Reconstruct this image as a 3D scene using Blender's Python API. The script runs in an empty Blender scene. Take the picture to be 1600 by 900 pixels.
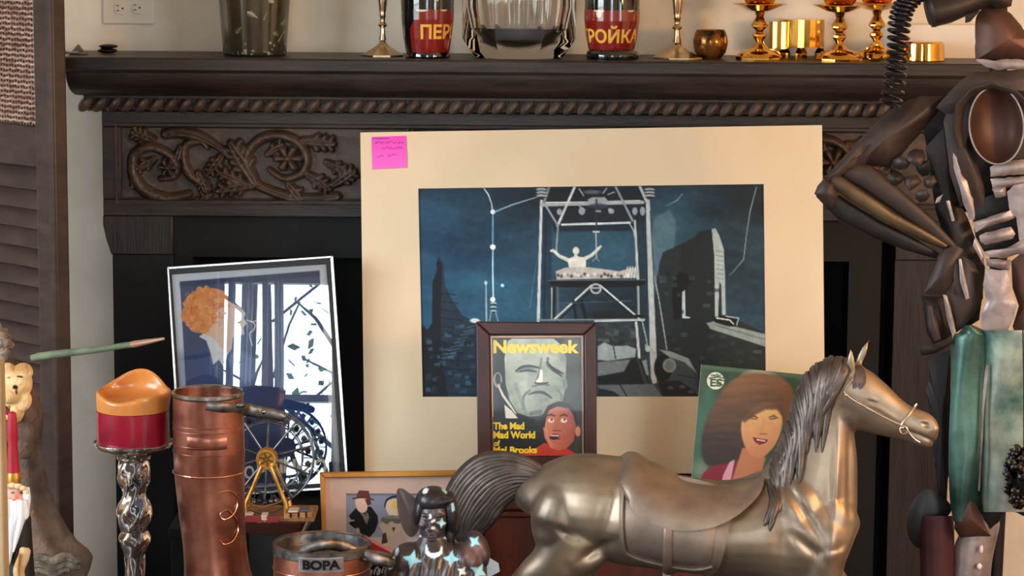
import bpy, bmesh, math, random
import numpy as np
from mathutils import Vector, Matrix
PI = math.pi
R = random.Random(7)
scene = bpy.context.scene
COL = scene.collection

# ------------------------------------------------------------------ camera
PITCH, ROLL = math.radians(8.3), 0.0075
CAM = Vector((0.0, -5.7, 1.66))
FPX = 4000.0
FWD = Vector((0, math.cos(PITCH), -math.sin(PITCH)))
_u = Vector((0, math.sin(PITCH), math.cos(PITCH)))
_r = Vector((1, 0, 0))
UP = _u * math.cos(ROLL) - _r * math.sin(ROLL)
RT = _r * math.cos(ROLL) + _u * math.sin(ROLL)
cd = bpy.data.cameras.new('camera')
cd.sensor_width = 36.0
cd.lens = FPX / 1600 * 36
cam = bpy.data.objects.new('camera', cd)
COL.objects.link(cam)
m3 = Matrix((RT, UP, -FWD)).transposed()
cam.matrix_world = Matrix.Translation(CAM) @ m3.to_4x4()
scene.camera = cam
# ------------------------------------------------------------------ world, light, exposure
scene.view_settings.view_transform = 'Standard'
scene.view_settings.look = 'None'
scene.view_settings.gamma = 1
scene.view_settings.use_curve_mapping = False
scene.view_settings.exposure = 0.0
SKY_STRENGTH = 21.5
w = bpy.data.worlds.new('sky'); scene.world = w; w.use_nodes = True
wn = w.node_tree; wn.nodes.clear()
bg = wn.nodes.new('ShaderNodeBackground'); wo = wn.nodes.new('ShaderNodeOutputWorld')
tc = wn.nodes.new('ShaderNodeTexCoord'); sx = wn.nodes.new('ShaderNodeSeparateXYZ')
cr = wn.nodes.new('ShaderNodeValToRGB')
cr.color_ramp.elements[0].position = 0.45; cr.color_ramp.elements[0].color = (.30, .33, .30, 1)
cr.color_ramp.elements[1].position = 0.56; cr.color_ramp.elements[1].color = (.78, .90, 1.0, 1)
mp = wn.nodes.new('ShaderNodeMath'); mp.operation = 'MULTIPLY_ADD'; mp.inputs[1].default_value = .5; mp.inputs[2].default_value = .5
wn.links.new(tc.outputs['Generated'], sx.inputs[0]); wn.links.new(sx.outputs['Z'], mp.inputs[0])
wn.links.new(mp.outputs[0], cr.inputs[0]); wn.links.new(cr.outputs[0], bg.inputs[0])
bg.inputs[1].default_value = SKY_STRENGTH
wn.links.new(bg.outputs[0], wo.inputs[0])

# windows of the room: (axis wall, x/y range, z range); the daylight comes through them
RX0, RX1, RY0, RZ1 = -3.2, 3.4, -7.6, 2.75
BACK_WIN = (-0.80, 0.42, 0.7, 2.62)      # x0,x1,z0,z1 in the wall behind the camera
LEFT_WIN = (-4.6, -1.9, 0.7, 2.45)        # y0,y1,z0,z1 in the left wall
RIGHT_WIN = (-6.2, -4.4, 0.8, 2.4)

def portal(name, loc, rot, sx_, sy_):
    l = bpy.data.lights.new(name, 'AREA'); l.shape = 'RECTANGLE'; l.size = sx_; l.size_y = sy_
    l.cycles.is_portal = True
    o = bpy.data.objects.new(name, l); COL.objects.link(o); o.location = loc; o.rotation_euler = rot
    return o
portal('back_window_daylight', ((BACK_WIN[0]+BACK_WIN[1])/2, RY0-.1, (BACK_WIN[2]+BACK_WIN[3])/2), (PI/2, 0, 0), BACK_WIN[1]-BACK_WIN[0], BACK_WIN[3]-BACK_WIN[2])
portal('left_window_daylight', (RX0-.1, (LEFT_WIN[0]+LEFT_WIN[1])/2, (LEFT_WIN[2]+LEFT_WIN[3])/2), (PI/2, 0, -PI/2), LEFT_WIN[1]-LEFT_WIN[0], LEFT_WIN[3]-LEFT_WIN[2])
portal('right_window_daylight', (RX1+.1, (RIGHT_WIN[0]+RIGHT_WIN[1])/2, (RIGHT_WIN[2]+RIGHT_WIN[3])/2), (PI/2, 0, PI/2), RIGHT_WIN[1]-RIGHT_WIN[0], RIGHT_WIN[3]-RIGHT_WIN[2])
LAMP_AT = (2.35, -2.6, 1.55); LAMP_STRENGTH = 165.0

# ------------------------------------------------------------------ pixel <-> place helpers
def ray(px, py):
    return (FWD + RT * ((px - 800) / FPX) - UP * ((py - 450) / FPX))
def P(px, py, Y):
    d = ray(px, py); t = (Y - CAM.y) / d.y
    return CAM + d * t
def sc_at(px, py, Y):
    return ((P(px, py, Y) - CAM).dot(FWD)) / FPX
def zat(px, py, Y): return P(px, py, Y).z
class Plane:
    def __init__(s, point, normal): s.p = Vector(point); s.n = Vector(normal).normalized()
    def hit(s, px, py, off=0.0):
        d = ray(px, py); p = s.p + s.n * off
        return CAM + d * ((p - CAM).dot(s.n) / d.dot(s.n))

# ------------------------------------------------------------------ colour / materials
def lin(c):
    return tuple((v/255/12.92 if v/255 <= .04045 else ((v/255+.055)/1.055)**2.4) for v in c)
def linA(a):
    a = np.clip(a/255., 0, 1)
    return np.where(a <= .04045, a/12.92, ((a+.055)/1.055)**2.4)
MATS = {}
def M(name, rgb=(128,128,128), rough=.5, metal=0., var=0., vscale=8., rgb2=None, bump=0., bscale=40., stretch=(1,1,1), coat=0., trans=0., ior=1.45, sss=0., emit=0., spec=.5, coatr=.05, detail=4, rvar=0.):
    if name in MATS: return MATS[name]
    m = bpy.data.materials.new(name); m.use_nodes = True; nt = m.node_tree
    b = nt.nodes['Principled BSDF']
    b.inputs['Base Color'].default_value = (*lin(rgb), 1)
    b.inputs['Roughness'].default_value = rough; b.inputs['Metallic'].default_value = metal
    b.inputs['Coat Weight'].default_value = coat; b.inputs['Coat Roughness'].default_value = coatr
    b.inputs['Transmission Weight'].default_value = trans; b.inputs['IOR'].default_value = ior
    b.inputs['Specular IOR Level'].default_value = spec
    if sss: b.inputs['Subsurface Weight'].default_value = sss; b.inputs['Subsurface Radius'].default_value = (.02,.008,.004); b.inputs['Subsurface Scale'].default_value = .5
    if emit: b.inputs['Emission Color'].default_value = (*lin(rgb), 1); b.inputs['Emission Strength'].default_value = emit
    if rgb2 is not None or var or bump or rvar:
        t = nt.nodes.new('ShaderNodeTexCoord'); mp = nt.nodes.new('ShaderNodeMapping'); mp.inputs['Scale'].default_value = stretch
        nt.links.new(t.outputs['Object'], mp.inputs[0])
    if rgb2 is not None or var or rvar:
        n = nt.nodes.new('ShaderNodeTexNoise'); n.inputs['Scale'].default_value = vscale; n.inputs['Detail'].default_value = detail; n.inputs['Roughness'].default_value = .6
        nt.links.new(mp.outputs[0], n.inputs[0])
    if rgb2 is not None or var:
        r = nt.nodes.new('ShaderNodeValToRGB'); r.color_ramp.elements[0].position = .35; r.color_ramp.elements[1].position = .65
        c2 = rgb2 if rgb2 is not None else tuple(max(0, c*(1-var)) for c in rgb)
        r.color_ramp.elements[0].color = (*lin(c2), 1); r.color_ramp.elements[1].color = (*lin(rgb), 1)
        nt.links.new(n.outputs[0], r.inputs[0]); nt.links.new(r.outputs[0], b.inputs['Base Color'])
    if rvar:
        ma = nt.nodes.new('ShaderNodeMath'); ma.operation = 'MULTIPLY_ADD'; ma.inputs[1].default_value = rvar; ma.inputs[2].default_value = rough - rvar*.5
        nt.links.new(n.outputs[0], ma.inputs[0]); nt.links.new(ma.outputs[0], b.inputs['Roughness'])
    if bump:
        n2 = nt.nodes.new('ShaderNodeTexNoise'); n2.inputs['Scale'].default_value = bscale; n2.inputs['Detail'].default_value = 5
        bp = nt.nodes.new('ShaderNodeBump'); bp.inputs['Strength'].default_value = bump; bp.inputs['Distance'].default_value = .01
        nt.links.new(mp.outputs[0], n2.inputs[0]); nt.links.new(n2.outputs[0], bp.inputs['Height']); nt.links.new(bp.outputs[0], b.inputs['Normal'])
    MATS[name] = m; return m
def Mvc(name, rough=.5, metal=0., coat=0., spec=.5, bump=0., bscale=60, coatr=.05):
    if name in MATS: return MATS[name]
    m = M(name, rough=rough, metal=metal, coat=coat, spec=spec, bump=bump, bscale=bscale, coatr=coatr); nt = m.node_tree
    a = nt.nodes.new('ShaderNodeVertexColor'); a.layer_name = 'paint'
    nt.links.new(a.outputs[0], nt.nodes['Principled BSDF'].inputs['Base Color'])
    return m
def Mpane(name='window_pane_glass', rough=0.0, tint=(1,1,1)):
    if name in MATS: return MATS[name]
    m = bpy.data.materials.new(name); m.use_nodes = True; nt = m.node_tree; nt.nodes.clear()
    o = nt.nodes.new('ShaderNodeOutputMaterial'); mx = nt.nodes.new('ShaderNodeMixShader'); f = nt.nodes.new('ShaderNodeFresnel'); f.inputs[0].default_value = 1.5
    t = nt.nodes.new('ShaderNodeBsdfTransparent'); t.inputs[0].default_value = (*tint, 1)
    g = nt.nodes.new('ShaderNodeBsdfGlossy'); g.inputs['Roughness'].default_value = rough
    nt.links.new(f.outputs[0], mx.inputs[0]); nt.links.new(t.outputs[0], mx.inputs[1]); nt.links.new(g.outputs[0], mx.inputs[2]); nt.links.new(mx.outputs[0], o.inputs[0])
    MATS[name] = m; return m

# ------------------------------------------------------------------ mesh builder
class MB:
    def __init__(s): s.v = []; s.f = []
    def add(s, vs, fs):
        o = len(s.v); s.v += [tuple(v) for v in vs]; s.f += [tuple(i+o for i in f) for f in fs]; return s
    def box(s, x0, x1, y0, y1, z0, z1):
        return s.add([(x0,y0,z0),(x1,y0,z0),(x1,y1,z0),(x0,y1,z0),(x0,y0,z1),(x1,y0,z1),(x1,y1,z1),(x0,y1,z1)],
                     [(0,3,2,1),(4,5,6,7),(0,1,5,4),(1,2,6,5),(2,3,7,6),(3,0,4,7)])
    def hexa(s, p):  # 8 points, bottom ring then top ring
        return s.add(p, [(0,3,2,1),(4,5,6,7),(0,1,5,4),(1,2,6,5),(2,3,7,6),(3,0,4,7)])
    def rings(s, rs, cap0=True, cap1=True, closed=False):
        n = len(rs[0]); vs = [p for r in rs for p in r]; fs = []
        K = len(rs)
        for k in range(K if closed else K-1):
            a = k*n; b = ((k+1) % K)*n
            for i in range(n):
                j = (i+1) % n; fs.append((a+i, a+j, b+j, b+i))
        if not closed:
            if cap0: fs.append(tuple(range(n))[::-1])
            if cap1: fs.append(tuple(range((K-1)*n, K*n)))
        return s.add(vs, fs)
    def lathe(s, prof, c=(0,0,0), seg=48, mod=None, rot=0., sy=1.):
        rs = []
        for r, z in prof:
            ring = []
            for i in range(seg):
                a = 2*PI*i/seg + rot; rr = max(r, 1e-5)
                if mod: rr *= mod(a, z)
                ring.append((c[0]+rr*math.cos(a), c[1]+rr*math.sin(a)*sy, c[2]+z))
            rs.append(ring)
        return s.rings(rs)
    def tube(s, pts, rad, seg=10, closed=False, flat=1., upv=None):
        pts = [Vector(p) for p in pts]; n = len(pts)
        if not hasattr(rad, '__len__'): rad = [rad]*n
        rs = []; prev = None
        for k, p in enumerate(pts):
            if closed: t = pts[(k+1) % n]-pts[k-1]
            else: t = pts[min(k+1, n-1)]-pts[max(k-1, 0)]
            t.normalize()
            if prev is None:
                a = Vector(upv) if upv else (Vector((0,0,1)) if abs(t.z) < .9 else Vector((1,0,0)))
            else: a = prev
            nrm = (a - t*a.dot(t)); nrm.normalize(); prev = nrm
            bn = t.cross(nrm)
            rs.append([p + nrm*(rad[k]*math.cos(2*PI*i/seg)) + bn*(rad[k]*flat*math.sin(2*PI*i/seg)) for i in range(seg)])
        return s.rings(rs, closed=closed)
    def ball(s, c, r, seg=20, rings=12, M_=None):
        c = Vector(c); r = (r, r, r) if not hasattr(r, '__len__') else r
        vs = []; fs = []
        for k in range(rings+1):
            ph = PI*k/rings
            for i in range(seg):
                a = 2*PI*i/seg
                v = Vector((r[0]*math.sin(ph)*math.cos(a), r[1]*math.sin(ph)*math.sin(a), r[2]*math.cos(ph)))
                if M_ is not None: v = M_ @ v
                vs.append(c+v)
        for k in range(rings):
            for i in range(seg):
                j = (i+1) % seg
                fs.append((k*seg+i, (k+1)*seg+i, (k+1)*seg+j, k*seg+j))
        return s.add(vs, fs)
    def prism(s, front, back):
        n = len(front)
        fs = [tuple(range(n)), tuple(range(2*n-1, n-1, -1))] + [(i, i+n, (i+1) % n+n, (i+1) % n) for i in range(n)]
        return s.add(list(front)+list(back), fs)

def mesh_of(name, mb, smooth=True, angle=35, weld=1e-6):
    me = bpy.data.meshes.new(name); me.from_pydata([tuple(v) for v in mb.v], [], mb.f)
    bm = bmesh.new(); bm.from_mesh(me)
    if weld: bmesh.ops.remove_doubles(bm, verts=bm.verts, dist=weld)
    bmesh.ops.recalc_face_normals(bm, faces=bm.faces); bm.to_mesh(me); bm.free()
    if smooth:
        me.polygons.foreach_set('use_smooth', [True]*len(me.polygons)); me.set_sharp_from_angle(angle=math.radians(angle))
    me.update(); return me
def link(name, me, mat, parent=None):
    o = bpy.data.objects.new(name, me)
    if mat is not None and not me.materials: me.materials.append(mat)
    COL.objects.link(o)
    if parent is not None: o.parent = parent; o.matrix_parent_inverse = PINV[parent.name].copy()
    PINV[o.name] = (PINV[parent.name] if parent is not None else Matrix.Identity(4)).copy() if False else Matrix.Identity(4)
    return o
PINV = {}
def obj(name, mb, mat, parent=None, smooth=True, angle=35, bevel=0., bseg=2, subsurf=0, solid=0., weld=1e-6):
    o = link(name, mesh_of(name, mb, smooth, angle, weld), mat, parent)
    if solid: q = o.modifiers.new('s', 'SOLIDIFY'); q.thickness = solid; q.offset = 0
    if bevel: q = o.modifiers.new('b', 'BEVEL'); q.width = bevel; q.segments = bseg; q.limit_method = 'ANGLE'; q.angle_limit = math.radians(40)
    if subsurf: q = o.modifiers.new('u', 'SUBSURF'); q.levels = subsurf; q.render_levels = subsurf
    return o
def tag(o, label=None, cat=None, group=None, kind=None):
    if label: o['label'] = label
    if cat: o['category'] = cat
    if group: o['group'] = group
    if kind: o['kind'] = kind
    return o
def thing(name, label, cat, loc, group=None):
    o = bpy.data.objects.new(name, None); COL.objects.link(o); o.location = loc; o.empty_display_size = .05
    PINV[o.name] = Matrix.Translation(Vector(loc)).inverted()
    return tag(o, label, cat, group)
def dup(root, delta, label=None):
    r = root.copy(); COL.objects.link(r); r.location = root.location + Vector(delta)
    if label: r['label'] = label
    for ch in [c for c in COL.objects if c.parent == root]:
        c = ch.copy(); COL.objects.link(c); c.parent = r
        for g in [x for x in COL.objects if x.parent == ch]:
            d = g.copy(); COL.objects.link(d); d.parent = c
    return r
def lathe_px(name, cx, Y, prof, mat, parent=None, seg=48, mod=None, rot=0., angle=35, sy=1., dx=0.):
    """prof: (radius px, y px) top to bottom, revolved round a vertical axis standing at depth Y"""
    ym = (prof[0][1]+prof[-1][1])/2; c = P(cx, ym, Y); s = sc_at(cx, ym, Y)
    pr = [(r*s, zat(cx, y, Y)) for r, y in prof]
    return obj(name, MB().lathe(pr, (c.x+dx, Y, 0), seg, mod, rot, sy), mat, parent, angle=angle)
def base_of(cx, y, Y): p = P(cx, y, Y); return (p.x, Y, p.z)
def remesh(name, mb, voxel, mat, parent=None, smooth_it=4, fac=.5, paint=None, fn=None):
    me = mesh_of(name+'_src', mb, False, weld=0)
    t = bpy.data.objects.new(name+'_src', me); COL.objects.link(t)
    q = t.modifiers.new('r', 'REMESH'); q.mode = 'VOXEL'; q.voxel_size = voxel; q.use_smooth_shade = True
    if smooth_it: q = t.modifiers.new('sm', 'SMOOTH'); q.iterations = smooth_it; q.factor = fac
    dg = bpy.context.evaluated_depsgraph_get()
    me2 = bpy.data.meshes.new_from_object(t.evaluated_get(dg)); me2.name = name
    bpy.data.objects.remove(t); bpy.data.meshes.remove(me)
    me2.materials.clear()
    n = len(me2.vertices); co = np.empty(n*3); me2.vertices.foreach_get('co', co); co = co.reshape(-1, 3)
    if fn is not None:
        nr = np.empty(n*3); me2.vertices.foreach_get('normal', nr); nr = nr.reshape(-1, 3)
        co = fn(co, nr); me2.vertices.foreach_set('co', co.ravel()); me2.update()
    if paint is not None:
        nr = np.empty(n*3); me2.vertices.foreach_get('normal', nr); nr = nr.reshape(-1, 3)
        c = paint(co, nr); setcol(me2, c)
    me2.polygons.foreach_set('use_smooth', [True]*len(me2.polygons))
    return link(name, me2, mat, parent)
def setcol(me, rgb255):
    a = me.color_attributes.new('paint', 'FLOAT_COLOR', 'POINT')
    out = np.ones((len(me.vertices), 4), dtype=np.float32); out[:, :3] = linA(rgb255)
    a.data.foreach_set('color', out.ravel())
def project(co):
    """photo-frame coordinates of world points"""
    d = co - np.array(CAM); z = d @ np.array(FWD)
    return 800 + FPX*(d @ np.array(RT))/z, 450 - FPX*(d @ np.array(UP))/z

# ------------------------------------------------------------------ painter on arbitrary sample arrays
def vnoise(X, Y, s, seed=0, octv=4, ax=1., ay=1.):
    out = np.zeros_like(X, dtype=float); amp = 1.; tot = 0.
    rng = np.random.RandomState(seed); T = rng.rand(64, 64)
    for o in range(octv):
        x = X*ax/s*(2**o)+o*17.3; y = Y*ay/s*(2**o)+o*9.1
        xi = np.floor(x).astype(int); yi = np.floor(y).astype(int); fx = x-xi; fy = y-yi
        fx = fx*fx*(3-2*fx); fy = fy*fy*(3-2*fy)
        a = T[yi % 64, xi % 64]; b = T[yi % 64, (xi+1) % 64]; c = T[(yi+1) % 64, xi % 64]; d = T[(yi+1) % 64, (xi+1) % 64]
        out += amp*((a*(1-fx)+b*fx)*(1-fy)+(c*(1-fx)+d*fx)*fy); tot += amp; amp *= .55
    return out/tot
def smoothpts(pts, k=6, closed=False):
    p = [np.array(q, float) for q in pts]; n = len(p); out = []
    rng = range(n) if closed else range(n-1)
    for i in rng:
        p0 = p[(i-1) % n] if closed or i > 0 else p[i]; p1 = p[i]; p2 = p[(i+1) % n]
        p3 = p[(i+2) % n] if closed or i+2 < n else p2
        for j in range(k):
            t = j/k
            out.append(.5*((2*p1)+(-p0+p2)*t+(2*p0-5*p1+4*p2-p3)*t*t+(-p0+3*p1-3*p2+p3)*t**3))
    if not closed: out.append(p[-1])
    return out
class Canvas:
    def __init__(s, X, Y, base): s.X = X; s.Y = Y; s.C = np.zeros(X.shape+(3,)); s.C[:] = base
    def _mix(s, sel, cov, col, alpha):
        if callable(col): col = col(s.X[sel], s.Y[sel])
        a = (cov*alpha)[..., None]
        s.C[sel] = s.C[sel]*(1-a)+np.array(col, float)*a
    def poly(s, pts, col, soft=.8, alpha=1., sm=0):
        if sm: pts = smoothpts(pts, sm, True)
        q = np.array(pts, float)
        if not hasattr(soft, '__len__'): pad = soft+1
        sel = (s.X > q[:,0].min()-pad) & (s.X < q[:,0].max()+pad) & (s.Y > q[:,1].min()-pad) & (s.Y < q[:,1].max()+pad)
        x = s.X[sel]; y = s.Y[sel]
        if x.size == 0: return s
        d2 = np.full(x.shape, 1e9); ins = np.zeros(x.shape, bool)
        for i in range(len(q)):
            a = q[i]; b = q[(i+1) % len(q)]; e = b-a; L = e@e
            if L < 1e-9: continue
            t = np.clip(((x-a[0])*e[0]+(y-a[1])*e[1])/L, 0, 1)
            d2 = np.minimum(d2, (x-a[0]-t*e[0])**2+(y-a[1]-t*e[1])**2)
            c = (a[1] > y) != (b[1] > y)
            if abs(e[1]) > 1e-9: ins ^= c & (x < a[0]+(y-a[1])*e[0]/e[1])
        sd = np.sqrt(d2)*np.where(ins, 1, -1)
        s._mix(sel, np.clip(.5+sd/soft, 0, 1), col, alpha); return s
    def line(s, pts, width, col, soft=.8, alpha=1., sm=0):
        if sm: pts = smoothpts(pts, sm)
        q = np.array(pts, float); wd = np.array(width if hasattr(width, '__len__') else [width]*len(q), float)
        if len(wd) != len(q): wd = np.interp(np.linspace(0, 1, len(q)), np.linspace(0, 1, len(wd)), wd)
        pad = wd.max()+soft+1
        sel = (s.X > q[:,0].min()-pad) & (s.X < q[:,0].max()+pad) & (s.Y > q[:,1].min()-pad) & (s.Y < q[:,1].max()+pad)
        x = s.X[sel]; y = s.Y[sel]
        if x.size == 0: return s
        best = np.full(x.shape, -1e9)
        for i in range(len(q)-1):
            a = q[i]; b = q[i+1]; e = b-a; L = max(e@e, 1e-9)
            t = np.clip(((x-a[0])*e[0]+(y-a[1])*e[1])/L, 0, 1)
            best = np.maximum(best, (wd[i]*(1-t)+wd[i+1]*t)/2-np.sqrt((x-a[0]-t*e[0])**2+(y-a[1]-t*e[1])**2))
        s._mix(sel, np.clip(.5+best/soft, 0, 1), col, alpha); return s
    def ell(s, cx, cy, rx, ry, col, soft=.8, alpha=1., rot=0.):
        c, n = math.cos(rot), math.sin(rot); x = (s.X-cx)*c+(s.Y-cy)*n; y = -(s.X-cx)*n+(s.Y-cy)*c
        d = (1-np.sqrt((x/rx)**2+(y/ry)**2))*min(rx, ry)
        sel = d > -soft-1
        if sel.any(): s._mix(sel, np.clip(.5+d[sel]/soft, 0, 1), col, alpha)
        return s
    def text(s, body, x0, y0, x1, y1, col, soft=.7, bold=0., alpha=1., shear=0.):
        for tri in text_tris(body, bold, shear):
            t = np.stack([x0+tri[:,0]*(x1-x0), y1-tri[:,1]*(y1-y0)], 1)
            s._tri(t, soft)
        s._flush(col, alpha); return s
    _acc = None
    def _tri(s, t, soft):
        if s._acc is None: s._acc = np.zeros(s.X.shape)
        sel = (s.X > t[:,0].min()-soft) & (s.X < t[:,0].max()+soft) & (s.Y > t[:,1].min()-soft) & (s.Y < t[:,1].max()+soft)
        if not sel.any(): return
        x = s.X[sel]; y = s.Y[sel]; area = np.cross(t[1]-t[0], t[2]-t[0])
        if abs(area) < 1e-9: return
        sg = 1 if area > 0 else -1; sd = np.full(x.shape, 1e9)
        for i in range(3):
            a = t[i]; e = t[(i+1) % 3]-a; L = math.hypot(*e)
            if L < 1e-9: return
            sd = np.minimum(sd, sg*(e[0]*(y-a[1])-e[1]*(x-a[0]))/L)
        s._acc[sel] = np.maximum(s._acc[sel], np.clip(1+sd/soft, 0, 1))
    def _flush(s, col, alpha):
        if s._acc is None: return
        sel = s._acc > 0; s._mix(sel, s._acc[sel], col, alpha); s._acc = None
_tt = {}
def text_tris(body, bold=0., shear=0.):
    k = (body, bold, shear)
    if k in _tt: return _tt[k]
    cu = bpy.data.curves.new('t', 'FONT'); cu.body = body; cu.offset = bold; cu.shear = shear; cu.resolution_u = 6
    o = bpy.data.objects.new('t', cu); COL.objects.link(o)
    dg = bpy.context.evaluated_depsgraph_get(); me = o.evaluated_get(dg).to_mesh(); me.calc_loop_triangles()
    v = np.array([(p.co.x, p.co.y) for p in me.vertices]); mn = v.min(0); mx = v.max(0); v = (v-mn)/(mx-mn)
    tr = [v[list(t.vertices)] for t in me.loop_triangles]
    o.evaluated_get(dg).to_mesh_clear(); bpy.data.objects.remove(o); bpy.data.curves.remove(cu)
    _tt[k] = tr; return tr

def grid_mesh(name, pts, colors=None, mat=None, parent=None):
    """pts: (h,w,3)"""
    h, w_ = pts.shape[:2]; idx = np.arange(h*w_).reshape(h, w_)
    f = np.stack([idx[:-1,:-1], idx[1:,:-1], idx[1:,1:], idx[:-1,1:]], -1).reshape(-1, 4)
    me = bpy.data.meshes.new(name)
    me.vertices.add(h*w_); me.vertices.foreach_set('co', pts.reshape(-1).astype(np.float32))
    me.loops.add(len(f)*4); me.loops.foreach_set('vertex_index', f.reshape(-1).astype(np.int32))
    me.polygons.add(len(f)); me.polygons.foreach_set('loop_start', np.arange(0, len(f)*4, 4, dtype=np.int32))
    me.update(calc_edges=True); me.validate()
    me.polygons.foreach_set('use_smooth', [True]*len(me.polygons))
    if colors is not None: setcol(me, colors.reshape(-1, 3))
    return link(name, me, mat, parent)
def picture(name, corners, plane, nx, ny, paintfn, mat, parent, off=0., base=(128,128,128)):
    """a flat printed sheet; corners TL,TR,BR,BL in photo coordinates, laid on a real plane"""
    u = np.linspace(0, 1, nx)[None, :]; v = np.linspace(0, 1, ny)[:, None]
    c = np.array(corners, float)
    Q = [(1-u)*(1-v)*c[0,k]+u*(1-v)*c[1,k]+u*v*c[2,k]+(1-u)*v*c[3,k] for k in (0, 1)]
    X, Y = Q
    d = np.array(FWD)+((X-800)/FPX)[..., None]*np.array(RT)-((Y-450)/FPX)[..., None]*np.array(UP)
    p = np.array(plane.p+plane.n*off); n = np.array(plane.n); C = np.array(CAM)
    t = ((p-C)@n)/(d@n); pts = C+d*t[..., None]
    cv = Canvas(X, Y, base); paintfn(cv)
    return grid_mesh(name, pts, np.clip(cv.C, 0, 255), mat, parent)
def slab(name, pts_px, plane, f, b, mat, parent=None, bevel=0., **k):
    return obj(name, MB().prism([plane.hit(x, y, f) for x, y in pts_px], [plane.hit(x, y, f)-plane.n*(f-b) for x, y in pts_px]), mat, parent, smooth=bool(bevel), bevel=bevel, **k)
def frame_bars(name, outer, inner, plane, f, b, mat, parent, bevel=.001):
    mb = MB(); O = [plane.hit(x, y, f) for x, y in outer]; I = [plane.hit(x, y, f) for x, y in inner]; d = plane.n*(f-b)
    n = len(O)
    for i in range(n):
        j = (i+1) % n; q = [O[i], O[j], I[j], I[i]]
        mb.prism(q, [p-d for p in q])
    return obj(name, mb, mat, parent, smooth=True, angle=30, bevel=bevel, weld=0)
# ------------------------------------------------------------------ shared materials
OAK = M('dark_oak', (54,42,37), rough=.42, rgb2=(30,24,22), vscale=6, stretch=(1,4,9), bump=.12, bscale=30)
OAK_V = M('dark_oak_upright', (52,40,36), rough=.42, rgb2=(32,26,24), vscale=6, stretch=(9,4,1), bump=.12, bscale=30)
OAK_CARVED = M('dark_oak_carving', (88,70,60), rough=.4, rgb2=(60,48,43), vscale=20, bump=.15, bscale=60)
SHUT = M('walnut_stain', (66,49,45), rough=.42, rgb2=(44,33,31), vscale=5, stretch=(1,4,8), bump=.06, bscale=30)
SLATE = M('soot_black_slate', (17,15,17), rough=.7, var=.4, vscale=7)
SOOT = M('firebox_soot', (6,5,6), rough=.9, var=.3)
PLASTER = M('cream_plaster', (236,226,210), rough=.85, rgb2=(216,204,188), vscale=5, bump=.12, bscale=14)
ROOMW = M('room_wall_paint', (205,196,182), rough=.9)
CEIL = M('ceiling_paint', (228,224,216), rough=.9)
FLOORM = M('oak_floorboards', (120,84,56), rough=.4, rgb2=(86,58,40), vscale=3, stretch=(8,1,1))
BRASS = M('polished_brass', (232,176,84), rough=.1, metal=1, var=.12, vscale=20)
BLACKW = M('black_paint', (16,15,16), rough=.45)
PEWTER = M('old_pewter', (128,126,126), rough=.38, metal=.9, rgb2=(70,66,64), vscale=40, bump=.1, bscale=70)
COPPER = M('copper_sheet', (168,110,90), rough=.34, metal=.85, rgb2=(124,74,60), vscale=16, bump=.06, bscale=30, rvar=.2)

# ------------------------------------------------------------------ the room
def struct(name, mb, mat, **k): return tag(obj(name, mb, mat, smooth=False, **k), kind='structure')
struct('wall_back', MB().box(RX0-.1, RX1+.1, 0, .12, 0, RZ1), PLASTER)
struct('floor', MB().box(RX0-.1, RX1+.1, RY0-.1, .1, -.1, 0), FLOORM)
struct('ceiling', MB().box(RX0-.1, RX1+.1, RY0-.1, .1, RZ1, RZ1+.1), CEIL)
def holed(u0, u1, z1, win, plane):   # a wall panel with one window hole
    a, b, c, d = win; mb = MB()
    for (p0, p1, q0, q1) in ((u0, a, 0, z1), (b, u1, 0, z1), (a, b, 0, c), (a, b, d, z1)): plane(mb, p0, p1, q0, q1)
    return mb
struct('wall_front', holed(RX0-.1, RX1+.1, RZ1, BACK_WIN, lambda mb, a, b, c, d: mb.box(a, b, RY0-.1, RY0, c, d)), ROOMW)
struct('wall_left', holed(RY0, 0, RZ1, LEFT_WIN, lambda mb, a, b, c, d: mb.box(RX0-.1, RX0, a, b, c, d)), ROOMW)
struct('wall_right', holed(RY0, 0, RZ1, RIGHT_WIN, lambda mb, a, b, c, d: mb.box(RX1, RX1+.1, a, b, c, d)), ROOMW)
WHITEP = M('white_gloss_paint', (225,222,214), rough=.35)
def window(n, win, axis, at, bars):
    a, b, c, d = win; mb = MB(); t = .035
    segs = [(a, b, c, c+.06), (a, b, d-.06, d), (a, a+.06, c, d), (b-.06, b, c, d)]
    segs += [(a+(b-a)*k/bars[0]-t/2, a+(b-a)*k/bars[0]+t/2, c, d) for k in range(1, bars[0])]
    segs += [(a, b, c+(d-c)*k/bars[1]-t/2, c+(d-c)*k/bars[1]+t/2) for k in range(1, bars[1])]
    for (p, q, r_, s_) in segs:
        if axis == 'y': mb.box(p, q, at-.07, at-.03, r_, s_)
        else: mb.box(min(at, at*1.02), max(at, at*1.02), p, q, r_, s_)
    struct('window_%d' % n, mb, WHITEP)
window(1, BACK_WIN, 'y', RY0, (2, 3)); window(2, LEFT_WIN, 'x', RX0, (4, 3)); window(3, RIGHT_WIN, 'x', RX1, (3, 3))

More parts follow.
